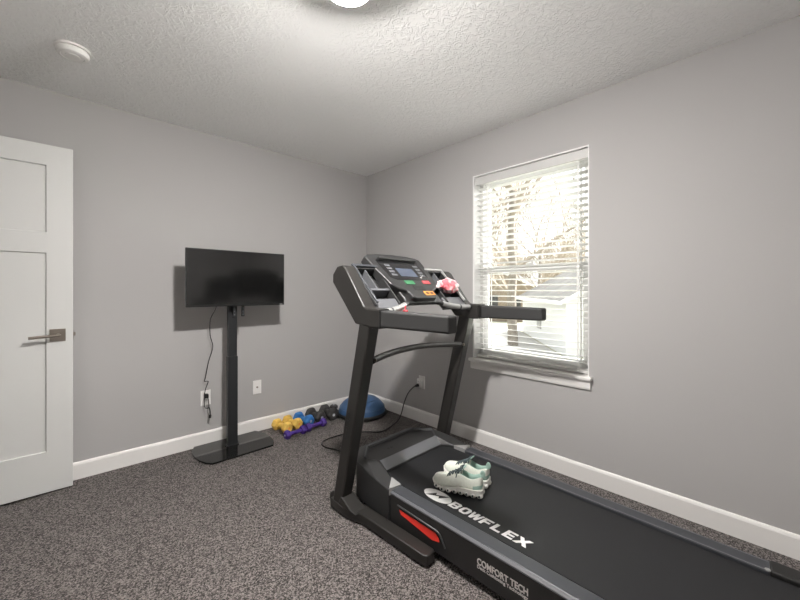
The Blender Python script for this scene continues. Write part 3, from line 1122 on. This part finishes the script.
# bottle trays between the console and the arms
for sx in (-1, 1):
    t_in, t_out = 0.212, 0.396
    def tray_pt(x, y, d):
        # along the slope of the arm; d below the rim
        return Vector((sx * x, y + 0.66 * d, 1.148 + (y - 0.085) * 1.02 - 0.72 * d))
    def tslab(x0, x1, y0, y1, d0, d1, bm):
        vs = [bm.verts.new(tray_pt(x, y, d)) for d in (d0, d1) for y in (y0, y1) for x in (x0, x1)]
        for f in ((0, 2, 3, 1), (4, 5, 7, 6), (0, 1, 5, 4), (1, 3, 7, 5), (3, 2, 6, 7), (2, 0, 4, 6)):
            bm.faces.new([vs[i] for i in f])
    bm = B()
    tslab(t_in, t_out, 0.07, 0.275, 0.062, 0.072, bm)       # floor
    tslab(t_in, t_out, 0.262, 0.275, 0.0, 0.062, bm)        # top wall
    tslab(t_out - 0.010, t_out, 0.07, 0.275, -0.004, 0.062, bm)
    tslab(t_in, t_in + 0.008, 0.07, 0.275, 0.0, 0.062, bm)
    trm = M['dark_plastic']
    tr = obj('tray', bm, trm, tm, bevel=0.002)
    bm = B()
    tslab(0.302, 0.308, 0.155, 0.262, 0.006, 0.062, bm)     # divider
    tslab(t_in, t_out, 0.148, 0.158, 0.008, 0.062, bm)      # shelf lip
    obj('divider', bm, M['grey_plastic'], tr, bevel=0.001)
    bm = B()
    tslab(t_in - 0.015, t_out, 0.060, 0.108, 0.012, 0.050, bm)
    obj('tray_lip', bm, M['grey_plastic'], tr, bevel=0.004, label='grey front lip')
    bm = B()
    tslab(t_out - 0.016, t_out - 0.004, 0.075, 0.270, -0.014, 0.0, bm)
    tslab(t_in, t_out, 0.268, 0.280, -0.012, 0.0, bm)
    obj('tray_rim', bm, M['rail'] if sx == -1 else M['silver'], tr, bevel=0.003)  # silver paints the bright highlights on the right rim, left kept dark

# pulse bar: silver contacts either side of the console
for sx in (-1, 1):
    bm = B()
    tube(bm, smooth_path([(sx * 0.400, 0.030, 1.098), (sx * 0.30, 0.055, 1.100), (sx * 0.18, 0.085, 1.122), (sx * 0.07, 0.125, 1.150)], 5), 0.015, 12)
    pb = obj('pulse_bar', bm, M['black_plastic'], tm, smooth=True)
    bm = B()
    tube(bm, smooth_path([(sx * 0.30, 0.0545, 1.101), (sx * 0.235, 0.069, 1.109), (sx * 0.17, 0.0865, 1.124)], 5), 0.0165, 12)
    obj('pulse_contact', bm, M['silver'], pb, smooth=True, label='silver hand pulse contact')
    bm = B()
    tube(bm, smooth_path([(sx * 0.385, 0.034, 1.098), (sx * 0.345, 0.043, 1.098), (sx * 0.315, 0.051, 1.099)], 5), 0.0165, 12)
    obj('pulse_contact', bm, M['silver'], pb, smooth=True)
bm = B()
box(bm, -0.215, -0.188, 0.040, 0.060, 1.062, 1.100)
box(bm, -0.206, -0.197, 0.046, 0.054, 1.098, 1.125)
obj('safety_key', bm, M['red_button'], tm, bevel=0.005, label='red safety key clip')

# power cord to the wall
o0 = tw((0, 0.45, 0))
path = [(-0.045, -0.812, 0.342), (-0.080, -0.790, 0.325), (-0.10, -0.74, 0.26), (-0.10, -0.69, 0.16), (-0.105, -0.66, 0.06), (-0.15, -0.665, 0.010), (-0.23, -0.697, 0.006), (-0.34, -0.742, 0.006), (-0.44, -0.752, 0.006), (-0.52, -0.675, 0.006),
        (-0.60, -0.612, 0.006), (-0.69, -0.580, 0.006), (-0.82, -0.570, 0.006), (-0.900, -0.592, 0.006), (-0.932, -0.640, 0.006), (-0.935, -0.71, 0.006), (-0.90, -0.80, 0.006), (-0.88, -0.95, 0.006), (-0.90, -1.12, 0.006), (-0.91, -1.25, 0.03), (-0.905, -1.30, 0.06)]
bm = B()
tube(bm, [Vector(p) - o0 for p in smooth_path(path, 6)], 0.0048, 8)
pc = obj('power_cord', bm, M['cable'], tm, smooth=True, label='black power cord looping over the carpet')
pc.location = (0, 0.45, 0)
pc.rotation_euler = (0, 0, -TA)
bm = B()
tube(bm, [Vector((-0.0372, -0.812, 0.342)) - o0, Vector((-0.068, -0.805, 0.339)) - o0], 0.016, 10, 0.009)
obj('plug', bm, M['cable'], pc, smooth=True)


# ------------------------------------------------------------------ running shoes
def shoe_bm():
    """local x: heel 0 -> toe L ; z up"""
    L = 0.262
    prof = [  # t, half width, floor z, top z, y shift, open(0/1)
        (0.000, 0.018, 0.036, 0.082, 0.0, 1), (0.02, 0.027, 0.033, 0.090, 0.0, 1), (0.08, 0.033, 0.030, 0.086, 0, 1), (0.16, 0.035, 0.029, 0.075, 0, 1),
        (0.26, 0.0345, 0.028, 0.074, 0, 1), (0.35, 0.034, 0.027, 0.084, 0.001, 1), (0.42, 0.0345, 0.026, 0.096, 0.001, .35), (0.47, 0.036, 0.025, 0.093, 0.002, 0), (0.56, 0.040, 0.024, 0.080, 0.003, 0),
        (0.66, 0.0435, 0.022, 0.067, 0.004, 0), (0.76, 0.045, 0.022, 0.063, 0.004, 0), (0.86, 0.042, 0.025, 0.059, 0.003, 0), (0.94, 0.033, 0.030, 0.055, 0.001, 0), (0.985, 0.018, 0.033, 0.046, 0, 0)]
    bm = B()
    N = 21
    rings = []
    for t, hw_, z0, z1, ys, op in prof:
        ring_ = []
        for k in range(N):
            u = k / (N - 1)
            # closed arch
            a = math.pi * u
            cxx = -math.copysign(abs(math.cos(a)) ** 0.75, math.cos(a)) * hw_
            czz = z0 + (z1 - z0) * abs(math.sin(a)) ** 0.72
            # open cup: outer wall, collar, inner wall, insole
            uu = u if u <= 0.5 else 1 - u
            sg = -1 if u <= 0.5 else 1
            if uu < 0.24:
                v = uu / 0.24
                ox = hw_ * (1 - 0.20 * v * v)
                oz = z0 + (z1 - z0) * v
            elif uu < 0.31:
                v = (uu - 0.24) / 0.07
                ox = hw_ * 0.80 - 0.010 * v
                oz = z1 + 0.003 * math.sin(v * math.pi) - 0.004 * v
            elif uu < 0.42:
                v = (uu - 0.31) / 0.11
                ox = hw_ * 0.80 - 0.010
                oz = z1 - 0.004 - (z1 - z0 - 0.010) * v
            else:
                v = (uu - 0.42) / 0.08
                ox = (hw_ * 0.80 - 0.010) * (1 - v)
                oz = z0 + 0.006
            x = cxx * (1 - op) + sg * max(ox, 0) * op
            z = czz * (1 - op) + oz * op
            ring_.append(bm.verts.new((t * L, x + ys, z)))
        rings.append(ring_)
    for i in range(len(rings) - 1):
        for k in range(N - 1):
            f = bm.faces.new((rings[i][k], rings[i][k + 1], rings[i + 1][k + 1], rings[i + 1][k]))
            u = (k + 0.5) / (N - 1)
            uu = u if u <= 0.5 else 1 - u
            if prof[i][5] == 1 and (uu > 0.23):
                f.material_index = 1
            if i <= 2 and uu < 0.10:
                f.material_index = 1
    bm.faces.new(rings[-1])
    bm.faces.new(list(reversed(rings[0][:6])) + list(reversed(rings[0][15:]))) if False else None
    # close the heel with a wall over outer points, and the inner one
    h = rings[0]
    for k in range(5):
        f = bm.faces.new((h[k], h[k + 1], h[N - 2 - k], h[N - 1 - k]))
        f.material_index = 1 if k < 2 else 0
    for k in range(5, 9):
        f = bm.faces.new((h[k], h[k + 1], h[N - 2 - k], h[N - 1 - k]))
        f.material_index = 1
    # bottom
    for i in range(len(rings) - 1):
        bm.faces.new((rings[i][0], rings[i + 1][0], rings[i + 1][N - 1], rings[i][N - 1]))
    return bm, prof, L


def shoe(name, label, loc, rot):
    t = thing(name, label, 'shoe', loc, rot, 'running shoes on the belt')
    bm, prof, L = shoe_bm()
    u = obj('upper', bm, [M['knit'], M['mint']], t, smooth=True, angle=70)
    md = u.modifiers.new('sub', 'SUBSURF')
    md.levels = md.render_levels = 1
    # midsole
    bm = B()
    rings = []
    outl = [(-0.02, 0.020), (0.0, 0.031), (0.08, 0.0385), (0.2, 0.040), (0.35, 0.0385), (0.5, 0.040), (0.65, 0.046), (0.77, 0.048), (0.88, 0.044), (0.96, 0.032), (1.005, 0.014)]
    ol = [(x * L, w_ + 0.002) for x, w_ in outl] + [(x * L, -(w_) + 0.002) for x, w_ in reversed(outl)]
    def top(x):
        q_ = x / L
        return 0.037 - 0.012 * max(0, min(1, (q_ - 0.2) / 0.5)) + 0.010 * max(0, (q_ - 0.85) / 0.15)
    lowr = [bm.verts.new((x, y * 0.94, 0.013 + 0.016 * max(0, (x / L - 0.82) / 0.18))) for x, y in ol]
    hir = [bm.verts.new((x, y, top(x))) for x, y in ol]
    n = len(ol)
    bm.faces.new(lowr); bm.faces.new(list(reversed(hir)))
    for i in range(n):
        bm.faces.new((lowr[i], hir[i], hir[(i + 1) % n], lowr[(i + 1) % n]))
    # cushioning pods in two rows
    for side in (-1, 1):
        for k in range(8):
            q_ = 0.03 + 0.122 * k
            wd = 0.033
            for (a, wa), (b_, wb) in zip(outl, outl[1:]):
                if a <= q_ <= b_:
                    wd = wa + (wb - wa) * (q_ - a) / (b_ - a)
            lift = 0.018 * max(0, (q_ - 0.80) / 0.2)
            c = Vector((q_ * L, side * (wd - 0.013) + 0.002, 0.0135 + lift))
            mx = Matrix.Diagonal((1.12, 1.02, 0.90))
            pr_ = [(0.015 * math.sin(R(180 * j / 8)), -0.015 * math.cos(R(180 * j / 8))) for j in range(9)]
            lathe(bm, pr_, 14, c, mx)
    nf = len(bm.faces)
    for side in (-1, 1):
        for k in range(8):
            q_ = 0.03 + 0.122 * k
            wd = 0.033
            for (a, wa), (b_, wb) in zip(outl, outl[1:]):
                if a <= q_ <= b_:
                    wd = wa + (wb - wa) * (q_ - a) / (b_ - a)
            lift = 0.018 * max(0, (q_ - 0.80) / 0.2)
            lathe(bm, [(0, 0), (0.0045, 0), (0.0045, 0.004), (0, 0.004)], 10, (q_ * L, side * (wd + 0.0015) + 0.002, 0.0140 + lift), Matrix.Rotation(R(-90 * side), 3, 'X'))
    bm.faces.ensure_lookup_table()
    for f in bm.faces[nf:]:
        f.material_index = 1
    obj('midsole', bm, [M['sole'], M['lace']], t, smooth=True, angle=50)
    # tongue and pull tab
    bm = B()
    tube(bm, smooth_path([(0.120, 0.001, 0.090), (0.100, 0.001, 0.104), (0.088, 0.001, 0.116)], 4), 0.017, 10, 0.014, flat=0.22)
    obj('tongue', bm, M['mint'], t, smooth=True)
    bm = B()
    tube(bm, smooth_path([(0.002, 0, 0.082), (-0.006, 0, 0.096), (0.002, 0, 0.104), (0.010, 0, 0.092)], 4), 0.0035, 8, flat=2)
    obj('pull_tab', bm, M['mint'], t, smooth=True)
    # laces
    bm = B()
    for k in range(5):
        q_ = 0.43 + 0.058 * k
        zt = [0.098, 0.094, 0.0865, 0.078, 0.071][k]
        wl = 0.021 + 0.001 * k
        x = q_ * L
        for d in (1, -1):
            tube(bm, smooth_path([(x - 0.007 * d, -wl + 0.002, zt - 0.010), (x - 0.003 * d, -wl * 0.5 + 0.002, zt - 0.0015), (x + 0.003 * d, wl * 0.5 + 0.002, zt - 0.0015), (x + 0.007 * d, wl + 0.002, zt - 0.010)], 4), 0.0028, 6)
    for d in (1, -1):
        tube(bm, smooth_path([(0.112, 0.002, 0.102), (0.100, 0.016 * d, 0.110), (0.112, 0.030 * d, 0.100), (0.120, 0.012 * d, 0.102)], 5), 0.0026, 6)
        tube(bm, smooth_path([(0.114, 0.002, 0.102), (0.125, 0.022 * d, 0.092), (0.130, 0.036 * d, 0.070)], 5), 0.0026, 6)
    obj('laces', bm, M['lace'], t, smooth=True)
    return t


def belt_z(world):
    d = world - TO
    y = -d.x * math.sin(TA) + d.y * math.cos(TA)
    return 0.1925 + PITCH * y


for nm, lb, hx, hy, ang in (('running_shoe', 'pale mint running shoe nearer the camera, right beside the white oval emblem', -0.894, -2.078, 112.5),
                            ('running_shoe', 'pale mint running shoe farther from the camera, half hidden behind its mate', -0.799, -2.050, 101)):
    c = Vector((hx, hy, 0))
    c.z = belt_z(c) + 0.0003
    s_ = shoe(nm, lb, c, R(ang))
    s_.rotation_euler = (0, -math.atan(PITCH) * 0.9, R(ang))
    s_.scale = (0.97, 1.04, 1.17)

# ------------------------------------------------------------------ pink cloth on the right tray
cl_c = tw((0.318, 0.150, 1.236))
cl = tag(obj('crumpled_cloth', B(), M['cloth']), 'crumpled pink and white cloth lying on the treadmill\'s window-side tray', 'cloth')
bm = B()
bmesh.ops.create_icosphere(bm, subdivisions=4, radius=1.0)
for v in bm.verts:
    d = v.co.normalized()
    n1 = noise.noise(d * 2.3 + Vector((3, 1, 7)))
    n2 = noise.noise(d * 5.5 + Vector((1, 8, 2)))
    r = 1 + 0.30 * n1 + 0.16 * (1 - abs(n2) * 2)
    v.co = Vector((d.x * 0.072 * r, d.y * 0.052 * r, d.z * 0.040 * r))
# a loose tail towards the console
for k in range(7):
    t = k / 6
    bmesh.ops.create_icosphere(bm, subdivisions=2, radius=0.021 - 0.008 * t,
                               matrix=Matrix.Translation((-0.055 - 0.075 * t, 0.01 - 0.02 * t + 0.005 * math.sin(k * 2), 0.004 + 0.004 * math.sin(k * 1.7))) @ Matrix.Scale(0.6, 4, (0, 0, 1)))
bm.to_mesh(cl.data)
bm.free()
for p in cl.data.polygons:
    p.use_smooth = True
cl.location = cl_c
cl.rotation_euler = (R(38), 0, TA)


# ------------------------------------------------------------------ balance trainer in the corner
bo = thing('balance_trainer', 'blue half-ball balance trainer on a black base in the room corner', 'balance trainer', (-0.272, -0.280, 0))
bm = B(); lathe(bm, [(0, 0.0), (0.205, 0.0), (0.228, 0.008), (0.240, 0.020), (0.240, 0.032), (0.230, 0.042), (0, 0.042)], 56)
obj('base', bm, M['black_plastic'], bo, smooth=True)
bm = B()
lathe(bm, [(0.226, 0.036)] + [(0.226 * math.cos(R(a)), 0.036 + 0.150 * math.sin(R(a))) for a in range(8, 88, 8)] + [(0, 0.186)], 56)
dm = obj('dome', bm, M['dome_blue'], bo, smooth=True)
bm = B()
for rr in (0.215, 0.14):
    zz = 0.036 + 0.150 * math.sqrt(max(0, 1 - (rr / 0.226) ** 2))
    pts = [(rr * math.cos(R(a)), rr * math.sin(R(a)), zz + 0.0005) for a in range(0, 361, 6)]
    tube(bm, pts, 0.0028, 6, caps=False)
obj('ring', bm, M['dome_blue'], dm, smooth=True)


# ------------------------------------------------------------------ dumbbells
def dumbbell(col, label, a, b, r, hl, group, sides=6, flat=False):
    a, b = Vector((*a, r)), Vector((*b, r))
    mid = (a + b) / 2
    ang = math.atan2(b.y - a.y, b.x - a.x)
    hd = (b - a).length / 2
    t = thing('dumbbell', label, 'dumbbell', (mid.x, mid.y, 0), ang, group)
    t.rotation_euler = (0, 0, ang)
    rot = Matrix.Rotation(R(90), 3, 'Y')
    for s in (-1, 1):
        bm = B()
        off = math.pi / sides
        prof = [(0, -hl / 2), (r * 0.72, -hl / 2), (r * 0.96, -hl / 2 + r * 0.22), (r, 0), (r * 0.96, hl / 2 - r * 0.22), (r * 0.72, hl / 2), (0, hl / 2)]
        mx = rot @ Matrix.Rotation(off if sides != 6 else R(30), 3, 'Z')
        # flat side down: radius measured to the flats
        k = 1.0 / math.cos(math.pi / sides)
        lathe(bm, [(p * k, z) for p, z in prof], sides, (s * hd, 0, r), mx)
        h = obj('head', bm, M[col], t, bevel=r * 0.18, seg=3)
        bm = B()
        lathe(bm, [(0, 0), (r * 0.25, 0), (r * 0.25, 0.001), (0, 0.001)], 16, (s * (hd + hl / 2), 0, r), Matrix.Rotation(R(90 * s), 3, 'Y'))
        obj('weight_mark', bm, M['print_dot'] if col in ('blue', 'iron', 'purple') else M['orange'], h)
    bm = B()
    n = 9
    hp = []
    for k in range(n):
        u = -1 + 2 * k / (n - 1)
        hp.append((r * 0.42 * (1.12 - 0.12 * u * u), u * (hd - hl * 0.3)))
    lathe(bm, [(0, hp[0][1])] + hp + [(0, hp[-1][1])], 16, (0, 0, r), rot)
    obj('handle', bm, M[col], t, smooth=True)
    return t


G = 'dumbbells along the baseboard'
dumbbell('yellow', 'yellow dumbbell at the left end of the row, beside the television stand', (-1.046, -0.085), (-1.020, -0.222), 0.045, 0.056, G, 6)
dumbbell('yellow', 'yellow dumbbell between the other yellow one and the blue one', (-0.938, -0.062), (-0.910, -0.190), 0.045, 0.056, G, 6)
dumbbell('blue', 'blue dumbbell between the yellow ones and the black ones', (-0.834, -0.068), (-0.806, -0.203), 0.048, 0.058, G, 6)
dumbbell('iron', 'black dumbbell directly right of the blue one', (-0.708, -0.068), (-0.690, -0.198), 0.053, 0.062, G, 6)
dumbbell('iron', 'black dumbbell lying flat between another black one and the one on end', (-0.562, -0.070), (-0.570, -0.214), 0.053, 0.062, G, 6)
dumbbell('purple', 'small purple dumbbell in front of the yellow ones', (-1.072, -0.335), (-0.925, -0.322), 0.033, 0.045, G, 6)
dumbbell('purple', 'small purple dumbbell in front of the blue and black ones', (-0.868, -0.308), (-0.712, -0.290), 0.033, 0.045, G, 6)
ds = dumbbell('iron', 'black dumbbell standing on end, mostly hidden against the blue balance trainer', (-0.46, -0.060), (-0.42, -0.060), 0.037, 0.040, G, 6)
ds.rotation_euler = (0, R(-90), 0)
ds.location = (-0.455 + 0.037, -0.062, 0.0405)


# ------------------------------------------------------------------ outside
GZ = -1.72


def out(u, Z, z=GZ):
    p = CAM + FW * Z + RT * ((u - 400) / F_PX * Z)
    return Vector((p.x, p.y, z))


bm = B()
vs = [bm.verts.new(p) for p in ((0.6, -30, GZ), (90, -30, GZ), (90, 90, GZ), (0.6, 90, GZ))]
bm.faces.new(vs)
bm2 = bmesh.ops.extrude_face_region(bm, geom=bm.faces[:])
for v in [g for g in bm2['geom'] if isinstance(g, bmesh.types.BMVert)]:
    v.co.z -= 0.3
lawn = struct('ground', bm, M['grass'])
# driveway in front of the garage
s_d = Vector((0.78, 0.62, 0)).normalized()
g_d = Vector((0.62, -0.78, 0)).normalized()
c1 = Vector((13.78, 3.49, GZ))
bm = B()
q = [c1 - s_d * 0.2 - g_d * 0.2, c1 + s_d * 12 - g_d * 0.2, c1 + s_d * 12 - g_d * 3.4, c1 - s_d * 6 - g_d * 3.4, c1 - s_d * 6 - g_d * 0.2]
A_ = [bm.verts.new(p + Vector((0, 0, 0.0))) for p in q]
B_ = [bm.verts.new(p + Vector((0, 0, 0.05))) for p in q]
bm.faces.new(A_); bm.faces.new(B_)
for i in range(len(q)):
    bm.faces.new((A_[i], A_[(i + 1) % len(q)], B_[(i + 1) % len(q)], B_[i]))
struct('driveway', bm, M['concrete'])


def building(name, label, corner, sd_, gd_, Ls, Lg, hgt, rise, wall_m, roof_m):
    t = thing(name, label, 'building', corner)
    def P_(a, b, z):
        return sd_ * a + gd_ * b + Vector((0, 0, z))
    bm = B()
    prof = [(0, 0), (Lg, 0), (Lg, hgt), (Lg / 2, hgt + rise), (0, hgt)]
    A_ = [bm.verts.new(P_(0, b, z)) for b, z in prof]
    B_ = [bm.verts.new(P_(Ls, b, z)) for b, z in prof]
    bm.faces.new(A_); bm.faces.new(list(reversed(B_)))
    for i in range(5):
        bm.faces.new((A_[i], B_[i], B_[(i + 1) % 5], A_[(i + 1) % 5]))
    obj('walls', bm, wall_m, t)
    bm = B()
    oh = 0.35
    k = rise / (Lg / 2)
    prof = [(-oh, hgt - k * oh), (Lg / 2, hgt + rise), (Lg + oh, hgt - k * oh), (Lg + oh, hgt - k * oh + 0.16), (Lg / 2, hgt + rise + 0.18), (-oh, hgt - k * oh + 0.16)]
    A_ = [bm.verts.new(P_(-oh, b, z + 0.01)) for b, z in prof]
    B_ = [bm.verts.new(P_(Ls + oh, b, z + 0.01)) for b, z in prof]
    bm.faces.new(A_); bm.faces.new(list(reversed(B_)))
    for i in range(6):
        bm.faces.new((A_[i], B_[i], B_[(i + 1) % 6], A_[(i + 1) % 6]))
    obj('roof', bm, roof_m, t)
    # white fascia along the eave and the rake
    bm = B()
    z_ = hgt - k * oh
    def plank(p0, p1, w_, dz):
        d = (p1 - p0).normalized()
        side = d.cross(Vector((0, 0, 1))).normalized() * w_
        vs_ = [bm.verts.new(p + e + Vector((0, 0, zz))) for p in (p0, p1) for e in (-side, side) for zz in (0, dz)]
        for f in ((0, 1, 3, 2), (4, 6, 7, 5), (0, 4, 5, 1), (2, 3, 7, 6), (0, 2, 6, 4), (1, 5, 7, 3)):
            bm.faces.new([vs_[i] for i in f])
    plank(P_(-oh, -oh - 0.03, z_ - 0.02), P_(Ls + oh, -oh - 0.03, z_ - 0.02), 0.03, 0.18)
    plank(P_(-oh - 0.03, -oh, z_ - 0.02), P_(-oh - 0.03, Lg / 2, hgt + rise), 0.03, 0.18)
    obj('fascia', bm, M['siding'], t)
    return t, P_


gar, GP = building('garage', 'white garage with a grey gable roof across the lawn outside the window', c1, s_d, g_d, 10.0, 6.5, 2.5, 1.75, M['siding'], M['shingle'])
bm = B()
for a in (4.5,):
    vs_ = [bm.verts.new(GP(aa, bb, zz)) for bb in (-0.05, 0.02) for aa in (a, a + 0.9) for zz in (0.75, 1.75)]
    for f in ((0, 1, 3, 2), (4, 6, 7, 5), (0, 4, 5, 1), (2, 3, 7, 6), (0, 2, 6, 4), (1, 5, 7, 3)):
        bm.faces.new([vs_[i] for i in f])
obj('window', bm, M['concrete'], gar)
hs, HP = building('house', 'tan house far behind the white garage outside the window', out(531, 33), Vector((0.95, 0.3, 0)).normalized() , Vector((-0.3, 0.95, 0)).normalized(), 8.0, 9.0, 3.4, 2.0, M['tan_wall'], M['shingle'])
bm = B()
for b0 in (0.9, 3.0):
    vs_ = [bm.verts.new(HP(aa, b0 + bb, zz)) for aa in (-0.06, 0.02) for bb in (0, 0.9) for zz in (1.3, 2.5)]
    for f in ((0, 1, 3, 2), (4, 6, 7, 5), (0, 4, 5, 1), (2, 3, 7, 6), (0, 2, 6, 4), (1, 5, 7, 3)):
        bm.faces.new([vs_[i] for i in f])
obj('window', bm, M['dark_slot'], hs)


def grow(bm, p, d, length, r, depth, rnd, spread=0.55, seg=5):
    pts = [p]
    r = max(r, 0.017)
    n = 4
    dd = d.copy()
    for k in range(n):
        dd = (dd + Vector((rnd.uniform(-1, 1), rnd.uniform(-1, 1), rnd.uniform(-0.4, 0.9))) * 0.13).normalized()
        pts.append(pts[-1] + dd * (length / n))
    tube(bm, pts, r, seg if depth > 1 else 3, r * 0.55, caps=False)
    if depth == 0:
        return
    for k in range(rnd.choice((3, 4, 4)) if depth > 1 else 4):
        t = rnd.uniform(0.35, 1.0)
        i = min(int(t * n), n - 1)
        q_ = pts[i].lerp(pts[i + 1], t * n - i)
        side = Vector((rnd.uniform(-1, 1), rnd.uniform(-1, 1), rnd.uniform(-0.1, 0.7)))
        nd = (dd + side * spread * 1.5).normalized()
        grow(bm, q_, nd, length * rnd.uniform(0.5, 0.75), r * rnd.uniform(0.35, 0.55), depth - 1, rnd, spread)


def tree(label, u, Z, hgt, r, seed, group='bare trees outside'):
    rnd = random.Random(seed)
    t = thing('bare_tree', label, 'tree', out(u, Z), 0, group)
    bm = B()
    pts = [Vector((0, 0, -0.1))]
    for k in range(6):
        pts.append(pts[-1] + Vector((rnd.uniform(-.12, .12), rnd.uniform(-.12, .12), hgt * 0.13)))
    tube(bm, pts, r, 9, r * 0.6, caps=True)
    obj('trunk', bm, M['bark'], t, smooth=True)
    bm = B()
    for k in range(15):
        i = rnd.randint(2, 6)
        a = rnd.uniform(0, 2 * math.pi)
        nd = Vector((math.cos(a) * 0.7, math.sin(a) * 0.7, rnd.uniform(0.4, 1.2))).normalized()
        grow(bm, pts[i], nd, hgt * rnd.uniform(0.22, 0.4), r * rnd.uniform(0.25, 0.45), 3, rnd)
    obj('branches', bm, M['twig'], t)
    return t


tree('bare tree with a thick trunk, nearest to the window', 513, 19, 10.5, 0.27, 3)
tree('bare tree left of the thick trunk, beyond the lawn', 487, 25, 10, 0.17, 5)
tree('bare tree right of the thick trunk, its crown above the garage eave', 541, 28, 8.0, 0.13, 8)
tree('bare tree rising behind the garage roof', 565, 40, 11, 0.15, 11)
tree('bare tree at the right edge of the window view', 598, 47, 13, 0.18, 14)
tree('bare tree far back beyond the tan house, at the left of the view', 473, 46, 13, 0.2, 17)


def bush(name, label, u, Z, hgt, wid, n, m, seed, group):
    rnd = random.Random(seed)
    bm = B()
    for k in range(n):
        a = rnd.uniform(0, 2 * math.pi)
        rr = wid * 0.5 * math.sqrt(rnd.random())
        base = Vector((math.cos(a) * rr * 0.8, math.sin(a) * rr * 0.8, -0.05))
        d = Vector((math.cos(a) * 0.35 * rnd.random(), math.sin(a) * 0.35 * rnd.random(), 1)).normalized()
        grow(bm, base, d, hgt * rnd.uniform(0.55, 1.0), 0.035, 1, rnd, 0.18)
    o = tag(obj(name, bm, m), label, 'bush', group)
    o.location = out(u, Z)
    return o


bl_labels = ['dry tan brush thicket at the far left of the window view', 'dry tan brush thicket behind the tan house',
             'dry tan brush thicket behind the garage roof', 'dry tan brush thicket at the right edge of the window view']
for i, (u, Z, h_) in enumerate(((474, 64, 8.5), (514, 66, 9.5), (554, 64, 8.5), (594, 66, 9.0))):
    bush('brush_thicket', bl_labels[i], u, Z, h_, 3.6, 190, M['twig'], 40 + i, 'brush thickets beyond the lawn')
bush('low_shrub', 'low green shrub in front of the garage at the lower right of the window', 586, 13.2, 0.35, 1.5, 90, M['evergreen'], 61, 'low shrubs')
